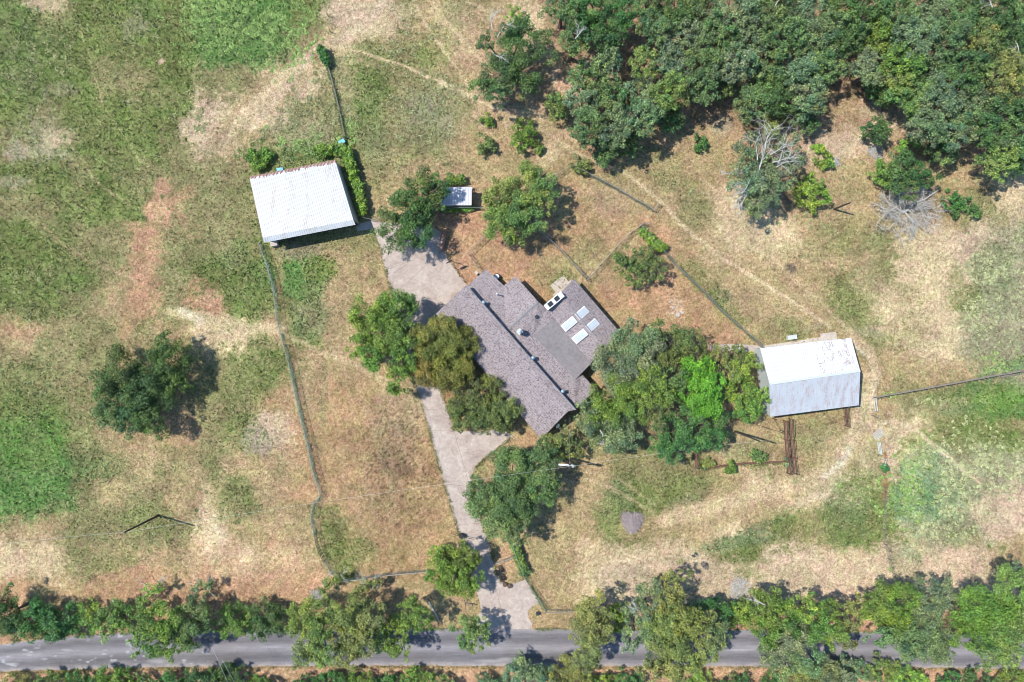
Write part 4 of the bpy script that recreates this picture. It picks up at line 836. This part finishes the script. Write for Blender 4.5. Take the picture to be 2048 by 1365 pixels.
p = P(1131,842,2.5); mb = MB(); mb.tube([p, up(p, .1)], .05, 8); mb.build('downspout', M['white'], hs)
mb = MB()
for t_ in (.15,.3,.5,.65,.85):
    p = A0.lerp(A3, t_)-pr*.03; mb.box((p.x, p.y, 1.5), (1.4,.08,1.1), math.atan2(ax_.y, ax_.x)); 
mb.build('window', M['glass'], hs)
# roof mounted air conditioner
ac = thing('rooftop_air_conditioner', 'long white air conditioner with two dark fans on the house roof edge', 'air conditioner', P(1107.5,603,3.6), math.atan2(ndir.y, ndir.x))
mb = MB(); mb.box((0,0,.55), (3.3,.95,.95)); mb.box((0,0,1.06), (3.36,1.0,.08)); mb.build('casing', M['white'], ac, bevel=.03)
for sx in (-.75,.55):
    mb = MB(); mb.lathe([(.30,0),(.33,.06),(.31,.07),(.28,.03),(.02,.03)], 18, 0, (sx,0,1.105)); mb.box((sx,0,1.115), (.8,.72,.03)); mb.build('fan', M['dark'], ac)
mb = MB()
for sx in (-1.3,0,1.3): mb.box((sx,0,-.15), (.12,.9,.5))
mb.build('stand', M['post'], ac)
cu = thing('condenser_unit', 'small dark condenser with a white top ring in the shade of the rear house corner', 'air conditioner', P(993.5,554.5), R(42))
mb = MB(); mb.box((0,0,.42), (.85,.85,.8)); mb.build('casing', M['dark'], cu, bevel=.04); mb = MB(); mb.lathe([(.30,0),(.40,.03),(.40,.09),(.33,.09),(.30,.02)], 20, 0, (0,0,.83)); mb.build('fan_ring', M['white'], cu)
# patio stones and slabs
ps = thing('patio', 'pale stepping slabs at the back door behind the roof unit', 'patio')
mb = MB(); an = math.atan2(ndir.y, ndir.x)
for cx, cy, sx, sy in [(1117,572,2.0,1.7),(1131,565,.9,2.1),(1124,583,3.0,1.1),(1139,573,1.6,1.3),(1127,591,1.8,1.2)]:
    p = P(cx, cy); mb.box((p.x, p.y, .05+.004*sx), (sx, sy, .1), an)
o = mb.build('slab', M['slab'], ps)
mb = MB()
for cx, cy in [(955,548),(960,553)]: p = P(cx, cy); mb.box((p.x, p.y, .06), (1.0,.5,.1), R(-50))
o = mb.build('step_slab', M['slab']); tag(o, 'pale concrete step beside the left rear house corner', 'step')
mb = MB(); p = P(988,846)
mb.box((P(1016,868).x, P(1016,868).y, .09), (2.6,.12,.18), R(-38)); o = mb.build('kerb_edging', M['stone']); tag(o, 'pale edging at the corner of the front pad under the tree', 'edging')

# ---------------------------------------------------------------- metal barns
def ribbed(corners, n, t=.06, mi=0, ri_=1):
    """roof plane corners: low-left, low-right, high-right, high-left; ribs run up the slope"""
    ll, lr, hr, hl = corners; mb = MB(); nrm = (lr-ll).cross(hl-ll).normalized()
    if nrm.z < 0: nrm = -nrm
    q = [ll, lr, hr, hl]; v = [p for p in q]+[p-nrm*t for p in q]
    f = [(0,1,2,3),(7,6,5,4),(0,4,5,1),(1,5,6,2),(2,6,7,3),(3,7,4,0)]
    if (v[1]-v[0]).cross(v[3]-v[0]).z < 0: f = [x[::-1] for x in f]
    mb.add(v, f, mi)
    for i in range(n+1):
        s_ = i/n; a_, b_ = ll.lerp(lr, s_), hl.lerp(hr, s_); u_ = (lr-ll).normalized()*.028
        vv = [a_-u_, a_+u_, b_+u_, b_-u_, a_-u_*.5+nrm*.022, a_+u_*.5+nrm*.022, b_+u_*.5+nrm*.022, b_-u_*.5+nrm*.022]
        mb.add(vv, [(4,5,6,7),(0,1,5,4),(1,2,6,5),(2,3,7,6),(3,0,4,7)], ri_)
    return mb
br = thing('metal_barn', 'white metal roofed open barn with a rusty rear edge on the left', 'barn')
NW, NE, SE_, SW_ = P(499,354,3.3), P(670,320,3.3), P(711,450,3.7), P(528,486,3.7)
KW, KE = P(525.5,475.5,4.0), P(706.5,440,4.0)
mb = ribbed((NW, NE, KE, KW), 42)
for s_ in (.12,.30,.47,.64,.80,.93):
    p, q = NW.lerp(KW, s_), NE.lerp(KE, s_); d_ = q-p; L_ = d_.length; k = int(L_/.45)
    for i in range(k):
        if random.random() < .5: c_ = p.lerp(q, (i+.5)/k)+Vector((0,0,.05)); mb.box(c_, (.08 if random.random() < .8 else .3, .05, .012), math.atan2(d_.y, d_.x), 1)
mb.build('roof', [M['metalroof'], M['seam_w']], br)
mb = ribbed((SW_, SE_, KE, KW), 42); mb.build('front_canopy', [M['metalroof'], M['seam_w']], br)
mb = MB(); rw = random.Random(3)
for i in range(63):
    p = NW.lerp(NE, i/62); L_ = rw.uniform(.18, .62); d_ = (KW-NW).normalized()
    q = p+d_*L_/2+Vector((0,0,.05)); mb.box(q, (.13, L_, .012), math.atan2(d_.y, d_.x)-math.pi/2)
mb.build('rusty_edge', M['edge_rust'], br)
mb = MB(); bx_ = (NE-NW); bx_.z = 0; bx_.normalize(); by_ = (SW_-NW); by_.z = 0; by_.normalize()
nw, ne, se, sw_ = NW+bx_*.1+by_*.1, NE-bx_*.1+by_*.1, SE_-bx_*.1-by_*.7, SW_+bx_*.1-by_*.7
def wallq(mb, p, q, h0, h1, th=.08):
    p, q = up(p, 0), up(q, 0); d_ = (q-p).normalized(); n_ = Vector((-d_.y, d_.x, 0))*th/2
    v = [p-n_, q-n_, q+n_, p+n_]; v += [up(p-n_, h0), up(q-n_, h1), up(q+n_, h1), up(p+n_, h0)]
    mb.add(v, [(0,3,2,1),(4,5,6,7),(0,1,5,4),(1,2,6,5),(2,3,7,6),(3,0,4,7)])
wallq(mb, nw, ne, 3.2, 3.2); wallq(mb, ne, se, 3.22, 3.85); wallq(mb, nw, sw_, 3.22, 3.85); wallq(mb, sw_.lerp(se, .0), sw_.lerp(se, .12), 3.85, 3.85)
mb.build('wall', M['palewall'], br)
for i in range(6):
    mb = MB(); p = sw_.lerp(se, i/5); mb.tube([up(p,-.05), up(p,3.85)], .09, 8); mb.build('post', M['woodpost'], br)
mb = MB(); wallq(mb, sw_.lerp(se,.12)-by_*.0, se-by_*.0, 1.3, 1.3, .07); mb.build('front_panel', M['dark'], br)
p = P(551,489); mb = MB(); mb.box((p.x, p.y, .45), (1.1,.8,.9), R(12)); o = mb.build('crate', M['slab']); tag(o, 'beige box at the lower left corner of the white barn', 'box')
for cx, cy, sx, sy, k_, l_ in [(686,287,1.0,.65,'blue','blue plastic sheet lying in the weeds behind the white barn'),(561,340,1.0,.45,'blue','pale blue panel against the rusty rear edge of the white barn'),(664,294,.6,.25,'white','small white board near the blue sheet in the weeds')]:
    p = P(cx, cy); mb = MB(); mb.box((p.x, p.y, .8 if k_ == 'blue' and cx > 600 else .35), (sx, sy, .05), R(35 if cx > 600 else 8)); mb.box((p.x, p.y, .2), (sx*.6, sy*.5, .4), R(35)); o = mb.build('scrap_panel', M[k_]); tag(o, l_, 'panel')

b2 = thing('metal_barn', 'gabled metal barn with a white upper slope and rust streaked grey lower slope', 'barn')
nW, nE, sW, sE = P(1520,697,3.5), P(1702,676,3.5), P(1540,834,3.4), P(1717,811,3.4); kW, kE = P(1539,768,5.6), P(1720,742,5.6)
cut = .58
mb = ribbed((nW, nW.lerp(nE, cut), kW.lerp(kE, cut), kW), 26); mb.build('roof', [M['whiteroof'], M['seam_w']], b2)
mb = ribbed((nW.lerp(nE, cut)+Vector((.02,0,0)), nE, kE, kW.lerp(kE, cut)+Vector((.02,0,0))), 19); mb.build('roof', [M['rustroof'], M['seam_w']], b2)
mb = ribbed((sW, sE, kE, kW), 50); mb.build('roof', [M['greyroof'], M['seam_b']], b2)
strip([kW, kE], .35, .05, M['silverpipe'], 'ridge_cap', b2, .06)
mb = MB(); cx_c = (nW+nE+sW+sE)/4
nW2, nE2, sW2, sE2 = [up(p.lerp(cx_c, .03), 0) for p in (nW, nE, sW, sE)]; kW2, kE2 = kW.lerp(kE, .015), kE.lerp(kW, .015)
v = []
for A_, K_, B_ in ((nW2, kW2, sW2), (nE2, kE2, sE2)): v += [up(A_,0), up(A_,3.35), up(K_,5.42), up(B_,3.25), up(B_,0)]
mb.add(v, [(0,1,2,3,4),(9,8,7,6,5),(0,5,6,1),(1,6,7,2),(2,7,8,3),(3,8,9,4)])
mb.build('wall', M['palewall'], b2)
mb = MB(); p = up(sW2.lerp(sE2, .3), 1.5); mb.box(p, (3,.12,2.9), math.atan2((sE2-sW2).y, (sE2-sW2).x)); mb.build('door', M['dark'], b2)
mb = MB(); poly = [P(*q) for q in [(1526,692),(1640,675),(1640,668),(1672,664),(1674,690),(1528,712)]]; mb.prism(poly, -.02, .06); o = mb.build('barn_apron', M['slab']); tag(o, 'concrete apron strip', kind='structure')
tr = thing('water_trough', 'pale rectangular trough above the concrete strip of the rusty barn', 'trough', P(1582,675), R(8))
mb = MB()
for c_, s_ in [((0,.3,.3),(1.5,.08,.5)),((0,-.3,.3),(1.5,.08,.5)),((.71,0,.3),(.08,.52,.5)),((-.71,0,.3),(.08,.52,.5)),((0,0,.1),(1.34,.52,.08)),((0,0,.5),(1.34,.52,.02))]: mb.box(c_, s_)
mb.build('basin', M['silverpipe'], tr)

sh = thing('tool_shed', 'small pale metal roofed shed under the oak behind the house', 'shed')
c0, c1, c2, c3 = P(881,411,2.3), P(943,411,2.3), P(943.5,374,2.6), P(880,375,2.6)
mb = ribbed((c0, c1, c2, c3), 20); mb.build('roof', [M['shedroof'], M['seam_w']], sh)
mb = MB(); cc_ = (c0+c1+c2+c3)/4; mb.prism([p.lerp(cc_, .08) for p in (c0, c1, c2, c3)], 0, 2.2); mb.build('wall', M['palewall'], sh)
mb = MB(); p = up(c0.lerp(c1, .5).lerp(cc_, .078), 1); mb.box(p, (.9,.1,1.9)); mb.build('door', M['woodpost'], sh)
# propane tank
pt_ = thing('propane_tank', 'rust streaked propane tank on legs beside the tank pad', 'tank', P(886,481.5), R(-10))
mb = MB(); prof = [(0.02,-1.62),(.2,-1.58),(.33,-1.45),(.40,-1.25)]+[(.42, z_) for z_ in (-1.1,-.6,0,.6,1.1)]+[(.40,1.25),(.33,1.45),(.2,1.58),(.02,1.62)]
mb.lathe(prof, 20); o = mb.build('tank_body', M['tank'], pt_, True); o.rotation_euler = (R(90),0,0); o.location = (0,0,.85)
mb = MB(); mb.lathe([(.16,0),(.16,.16),(.12,.22),(.02,.23)], 14, 0, (0,0,1.24)); mb.build('valve_dome', M['tank'], pt_, True)
for sy in (-.8,.8):
    mb = MB(); mb.box((0,sy,.25), (.62,.14,.5)); mb.build('leg', M['rust'], pt_)

# ---------------------------------------------------------------- fences
def chain_fence(label, pts, h=1.5, name='chain_link_fence', gate=False, post=M['post'], every=2.9, cat='fence'):
    w_ = [P(x_, y_, h*.5) for x_, y_ in pts]; w_ = [Vector((p.x, p.y, 0)) for p in w_]
    rt = thing(name, label, cat, w_[0]); o0 = w_[0]
    w_ = [p-o0 for p in w_]
    # resample for a slightly sagging, wavering line
    ps = [w_[0]]
    for p, q in zip(w_, w_[1:]):
        k = max(1, round((q-p).length/every))
        for i in range(1, k+1):
            r_ = p.lerp(q, i/k); 
            if i < k: r_ += Vector((random.gauss(0, .05), random.gauss(0, .05), 0))
            ps.append(r_)
    me = None
    for p in ps[:100]:
        if me is None:
            mb = MB(); mb.tube([(0,0,-.1),(0,0,h+.06)], .038, 6); o = mb.build('post', post, rt); me = o.data
        else: o = bpy.data.objects.new('post', me); link(o, rt)
        o.location = p
    mb = MB(); mb.tube([p+Vector((0,0,h)) for p in ps], .028, 5); mb.build('top_rail', post, rt)
    v, f, uv = [], [], []; d = 0
    for i, p in enumerate(ps):
        if i: d += (p-ps[i-1]).length
        v += [(p.x, p.y, .03), (p.x, p.y, h-.03)]; uv += [(d, 0), (d, h)]
        if i: f.append((2*i-2, 2*i, 2*i+1, 2*i-1))
    me = bpy.data.meshes.new('wire_mesh'); me.from_pydata(v, [], f); ul = me.uv_layers.new(name='UVMap')
    for l in me.loops: ul.data[l.index].uv = uv[l.vertex_index]
    me.materials.append(M['chain']); me.update(); link(bpy.data.objects.new('wire_mesh', me), rt)
    return rt
chain_fence('long chain link fence between the left pasture and the lawn', [(521,488),(537,530),(550,580),(556,640),(570,690),(582,735),(593,790),(605,840),(618,890),(628,940),(643,990)], 1.7)
chain_fence('curved chain link fence below the wire at the lower left lawn corner', [(643,990),(629,1008),(624,1035),(630,1068)], 1.6)
chain_fence('chain link fence rounding the bottom left lawn corner to the driveway tree', [(650,1120),(664,1145),(690,1160),(720,1157),(765,1150),(860,1141)], 1.5)
chain_fence('chain link fence between the tank yard and the rear garden', [(992,455),(975,468),(934,508)], 1.6)
chain_fence('short chain link fence from the tank yard to the rear corner of the house', [(934,508),(948,525),(970,556)], 1.6)
chain_fence('chain link fence dividing the rear garden from the paddock', [(1040,425),(1068,452),(1120,500),(1172,556)], 1.7)
chain_fence('chain link fence along the right side of the paddock to the house', [(1174,560),(1200,530),(1240,485),(1262,465),(1280,453)], 1.7)
chain_fence('short chain link run at the upper left of the paddock', [(1095,362),(1120,346),(1143,332)], 1.5)
chain_fence('chain link fence along the top edge of the paddock', [(1143,332),(1175,348),(1210,366),(1240,382),(1270,400),(1306,421)], 1.7)
chain_fence('chain link fence from the triangular yard to the rusty barn', [(1281,453),(1310,485),(1335,512),(1370,550),(1405,582),(1440,620),(1480,655),(1524,694)], 1.5)
chain_fence('chain link fence joining the white barn to the yard oak', [(718,405),(728,437),(745,441),(766,436)], 1.5)
chain_fence('chain link fence below the tool shed', [(775,437),(830,425),(880,419),(966,417)], 1.5)
chain_fence('vine covered chain link fence right of the lower driveway', [(1012,1048),(1022,1080),(1034,1115),(1048,1152)], 1.6)
chain_fence('bare lower chain link fence running to the road end of the driveway', [(1048,1152),(1065,1180),(1083,1205),(1092,1222),(1115,1222),(1142,1222)], 1.6)
chain_fence('short wire gate across the strip beside the driveway', [(991,1126),(1012,1119),(1034,1110)], 1.3, 'wire_gate', cat='gate')
chain_fence('small open wire gate at the right end of the paddock top fence', [(1306,421),(1318,407)], 1.6, 'wire_gate', cat='gate')
chain_fence('small open wire gate at the top of the triangular yard', [(1280,452),(1288,448),(1297,450)], 1.6, 'wire_gate', cat='gate')
def rail_fence(label, pts, h, mat, rails=4, rr=.04, every=2.6, name='pipe_fence', cat='fence', zmid=None, pr_=.06):
    w_ = [P(x_, y_, (h*.5 if zmid is None else zmid)) for x_, y_ in pts]; o0 = Vector((w_[0].x, w_[0].y, 0))
    rt = thing(name, label, cat, o0); w_ = [Vector((p.x, p.y, 0))-o0 for p in w_]; ps = [w_[0]]
    for p, q in zip(w_, w_[1:]):
        k = max(1, round((q-p).length/every))
        for i in range(1, k+1): ps.append(p.lerp(q, i/k)+(Vector((random.gauss(0, .04), random.gauss(0, .04), 0)) if i < k else Vector((0,0,0))))
    me = None
    for p in ps[:100]:
        if me is None: mb = MB(); mb.tube([(0,0,-.1),(0,0,h+.08)], pr_, 7); o = mb.build('post', mat, rt); me = o.data
        else: o = bpy.data.objects.new('post', me); link(o, rt)
        o.location = p
    for i in range(rails):
        z_ = h*(i+1)/rails-.04
        mb = MB(); mb.tube([p+Vector((0,0,z_+random.gauss(0, .015))) for p in ps], rr, 6); mb.build('rail', mat, rt)
    return rt
rail_fence('rusty pipe fence forming the left side of the cattle chute', [(1570,842),(1572,880),(1575,915),(1577,948)], 1.9, M['rust'], 5, .045)
rail_fence('rusty pipe fence forming the right side of the cattle chute', [(1581,838),(1583,880),(1586,915),(1590,948)], 1.9, M['rust'], 5, .045)
rail_fence('thin wire and post run hanging off the barn left of the chute', [(1547,838),(1562,862)], 1.2, M['rust'], 2, .02)
rail_fence('short rusty pipe fence near the right end of the barn', [(1691,815),(1692,835),(1694,853)], 1.9, M['rust'], 5, .05)
rail_fence('rusty pipe fence at the far left of the corral', [(1390,888),(1391,910),(1393,936)], 1.7, M['rust'], 5, .05)
rail_fence('low rusty pipe fence along the bottom of the corral', [(1412,937),(1450,931),(1490,927),(1530,925),(1572,923)], 1.3, M['rust'], 4, .04)
rail_fence('brown rail fence along the top of the corral', [(1465,838),(1500,845),(1535,857),(1562,865)], 1.3, M['rust'], 2, .03)
rail_fence('grey wooden rail fence crossing the right field', [(1750,795),(1800,786),(1850,777),(1900,768),(1960,757),(2010,748),(2070,738)], 1.35, M['woodpost'], 3, .05)
rail_fence('wire fence on dark posts running down the lower right field', [(1768,975),(1770,1030),(1767,1060),(1771,1090),(1779,1120),(1788,1160)], 1.2, M['woodpost'], 3, .025, pr_=.07)
rail_fence('two rail silver gate section below the tilted cattle panel', [(1757,885),(1760,908)], 1.2, M['silverpipe'], 3, .06)
rail_fence('white end piece of pipe fence beside the small dark bush', [(1769,918),(1766,930)], 1.1, M['silverpipe'], 2, .035)
rail_fence('white pipe gate hanging from the left end of the grey rail fence', [(1748,797),(1751,822)], 1.3, M['silverpipe'], 2, .06, name='pipe_gate', cat='gate')
rail_fence('short dark post and rail stub below the white pipe gate', [(1746,832),(1756,836)], 1.1, M['woodpost'], 2, .05)
rail_fence('old post and wire fence behind the white barn up to the top track', [(657,135),(668,175),(680,225),(690,275)], 1.2, M['woodpost'], 3, .03, every=3.4)
rail_fence('thin wire fence going up from the top track', [(652,-8),(655,30),(660,62),(663,100)], 1.2, M['woodpost'], 2, .015, every=3.4)
rail_fence('pale metal gate at the top track overgrown by vines', [(640,93),(648,112),(652,128)], 1.4, M['silverpipe'], 5, .03, name='metal_gate', cat='gate')
rail_fence('dark iron gate panel in the curved lawn fence', [(631,1070),(637,1095),(650,1121)], 1.7, M['dark'], 3, .04, .65, name='iron_gate', cat='gate', pr_=.035)
rail_fence('stub of wooden posts between the driveway tree and the road', [(929,1200),(931,1208),(945,1210)], 1.3, M['woodpost'], 2, .05, 1.2)
cp = thing('cattle_panel', 'tilted silver cattle panel of parallel bars by the bare track', 'panel', P(1753,868), R(38))
for i in range(5):
    mb = MB(); mb.tube([(-.75+.0*i,-.6+.3*i,.25+.1*i),(.75,-.6+.3*i,.5+.1*i)], .055, 6); mb.build('bar', M['silverpipe'], cp)
mb = MB(); mb.tube([(-.75,-.65,.22),(-.75,.65,.66)], .03, 6); mb.tube([(.75,-.65,.47),(.75,.65,.9)], .03, 6); mb.box((0,-.6,.12), (.1,.1,.3)); mb.build('frame', M['silverpipe'], cp)

# ---------------------------------------------------------------- poles and wires
def pole(label, px, py, h, cross=0, rot=0, mat=M['darkwood'], lamp=False):
    rt = thing('utility_pole', label, 'utility pole', P(px, py), rot)
    mb = MB(); mb.tube([(0,0,-.2),(0,0,h*.5),(0,0,h)], [.17,.14,.11], 10); mb.build('pole_shaft', mat, rt)
    if cross:
        mb = MB(); mb.box((0,.12,h-.35), (cross,.1,.12)); mb.build('crossarm', M['deadwood'], rt)
    return rt
pl1 = pole('tall dark utility pole leaning out of the left pasture with its shadow', 318, 1031, 9.8)
pl2 = pole('utility pole with a pale crossarm and transformer right of the double oak', 1130, 912, 9.6, 1.6, R(-4))
mb = MB(); mb.lathe([(.2,0),(.24,.05),(.24,.75),(.2,.85),(.05,.9)], 14, 0, (.42,0,8.2)); mb.build('transformer', M['palewall'], pl2)
mb = MB(); mb.box((-.9,.1,8.9), (1.5,.22,.12)); mb.build('lamp_arm', M['white'], pl2)
pole('bare dark pole standing between the corral and the grove', 1470, 863, 11)
pole('short dark pole standing alone in the upper right field', 1668, 419, 5.2)
def wire(label, p, q, sag=1.0, r=.018, mat=M['silverpipe']):
    pts = [p.lerp(q, i/24)-Vector((0,0,sag*4*(i/24)*(1-i/24))) for i in range(25)]
    mb = MB(); mb.tube(pts, r, 4, cap=False); o = mb.build('power_line', mat); tag(o, label, 'wire', 'overhead wires'); return o
t1 = P(318,1031)+Vector((0,0,9.7)); t2 = P(1130,912)+Vector((0,0,9.3))
wire('thin overhead wire between the left pole and the pole with the transformer', t1, t2, .9, .011)
wire('thin overhead wire running from the left pole out of the left edge', t1, P(-60,1096,9), .6, .011)
wire('thin wire crossing the field between the transformer pole and the barn', t2, P(1540,880,3.5), .8, .012)
wire('pair wire crossing the lower road on the left', P(424,1295,8), P(470,1400,8), .1)
wire('second wire beside the pair wire over the lower road', P(444,1320,8), P(486,1400,8), .1)
wire('service wire from the transformer pole down to the house corner', t2, P(1140,835,4.2), .3, .012)
# basketball hoop by the pad
bh = thing('basketball_hoop', 'thin basketball hoop on the edge of the upper pad casting a backboard shadow', 'basketball hoop', P(899,522), R(-150))
mb = MB(); mb.tube([(0,0,-.1),(0,0,3.6),(0,.55,3.9)], .06, 8); mb.build('pole_shaft', M['dark'], bh)
mb = MB(); mb.box((0,.6,3.35), (1.1,.05,.8)); mb.build('backboard', M['dark'], bh)
mb = MB(); mb.tube([(.22*math.cos(k*math.pi/8),.86+.22*math.sin(k*math.pi/8),3.05) for k in range(17)], .012, 5, cap=False); mb.build('rim', M['rust'], bh)
# barrel with a pole by the drive, planters, lids, brush and stones
bb = thing('barrel', 'dark barrel with a thin pole laid across it at the driveway edge', 'barrel', P(924,1070))
mb = MB(); mb.lathe([(.34,0),(.38,.1),(.38,.9),(.34,1.0),(.30,1.0),(.30,.93),(.02,.93)], 18); mb.build('drum', M['dark'], bb)
mb = MB(); mb.tube([(-1.7,.42,.75),(0,0,1.05),(2.0,-.45,1.0)], .045, 6); mb.tube([(.25,-.3,.9),(.35,-1.4,.1)], .03, 5); mb.tube([(-.0,-.3,.9),(.0,-1.5,.1)], .03, 5); mb.build('pole_bar', M['darkwood'], bb)
for cx, cy, l_ in [(1002,1139,'rusty round planter standing alone above the group by the driveway'),(1007,1156,'overgrown round planter in the middle of the group by the driveway'),(1010,1168,'round planter at the left of the lowest pair by the driveway'),(1019,1171,'round planter at the right of the lowest pair by the driveway')]:
    q = thing('planter', l_, 'planter', P(cx, cy), 0, 'round planters by the driveway'); mb = MB(); mb.lathe([(.26,0),(.34,.1),(.35,.48),(.30,.5),(.28,.42),(.02,.42)], 16); mb.build('tub', M['terracotta'], q)
    mb = MB(); mb.lathe([(.27,.43),(.2,.50),(.02,.53)], 12); mb.build('soil', M['soil'], q)
mbx = thing('meter_box', 'small dark green box in the grass by the road end of the driveway', 'box', P(1076,1226), R(5)); mb = MB(); mb.box((0,0,.2), (.55,.45,.4)); mb.box((0,0,.42), (.62,.52,.05)); mb.build('lid_box', M['dark'], mbx, bevel=.02)
for cx, cy, r_, l_ in [(1340,604,.18,'topmost'),(1345,616,.20,'second'),(1355,630,.38,'largest lower left'),(1364,626,.26,'lowest right')]:
    mb = MB(); mb.lathe([(r_,0),(r_,.22),(r_*.9,.27),(.02,.29)], 16, 0, (0,0,0)); o = mb.build('well_lid', M['slab']); o.location = P(cx, cy); tag(o, f'{l_} pale round lid on the gravel patch in the triangular yard', 'lid', 'round lids in the yard')
def brush(name, label, cx, cy, r_, hh, n, mat):
    mb = MB(); rr = random.Random(int(cx))
    for i in range(n):
        a_ = rr.uniform(0, 6.28); d_ = r_*math.sqrt(rr.random())*(.72+.2*math.sin(a_*3+cx)); z_ = hh*(1-(d_/r_)**1.5)*rr.uniform(.1, 1)
        c_ = Vector((math.cos(a_)*d_, math.sin(a_)*d_, z_+.05)); b_ = rr.uniform(0, 6.28); L_ = rr.uniform(.25, .75)*r_*.6
        u_ = Vector((math.cos(b_), math.sin(b_), rr.uniform(-.35, .35)))*L_
        mid = c_+Vector((rr.gauss(0, .08), rr.gauss(0, .08), rr.gauss(0, .05))); A_, B_ = c_-u_, c_+u_; A_.z = max(A_.z, .02); B_.z = max(B_.z, .02)
        mb.tube([A_, mid, B_], [.035, .03, .012], 4, cap=False)
    o = mb.build(name, mat); o.location = P(cx, cy); return tag(o, label, 'brush pile')
M['brush'] = simple('dry_twigs', (.36, .30, .29), .45, 9, .9)
brush('brush_pile', 'round heap of purplish grey dry brush in the lower field', 1263, 1042, 1.95, 1.2, 620, M['brush'])
brush('twig_heap', 'small heap of white twigs beside the round bright bush', 1668, 325, 1.0, .4, 90, M['deadwood'])
brush('twig_heap', 'thin scatter of grey twigs above the bright bush near the wood', 1752, 305, 1.6, .3, 120, M['deadwood'])
brush('twig_heap', 'flat scatter of grey twigs above the road left of the scraggly tree', 635, 1192, 1.6, .3, 90, M['deadwood'])
brush('twig_heap', 'flat scatter of grey twigs on the bare strip above the road at right', 1478, 1175, 2.2, .25, 150, M['deadwood'])
for cx, cy, a_, L_, l_ in [(2016,752,8,2.6,'fallen brown log under the grey rail fence at the right edge'),(1060,1212,0,0,''),(868,1222,-62,3.4,'grey fallen trunk among the roadside trees above the road'),(232,1205,-50,1.2,'short pale stick on the bare soil above the left road row')]:
    if L_:
        mb = MB(); mb.tube([(-L_/2,0,.16),(0,.06,.18),(L_/2,0,.14)], [.15,.13,.09], 8); mb.tube([(.2,0,.2),(.5,.3,.35)], [.06,.02], 5); o = mb.build('fallen_log', M['woodpost'] if cx > 2000 else M['deadwood']); o.location = P(cx, cy); o.rotation_euler = (0,0,R(a_)); tag(o, l_, 'log')
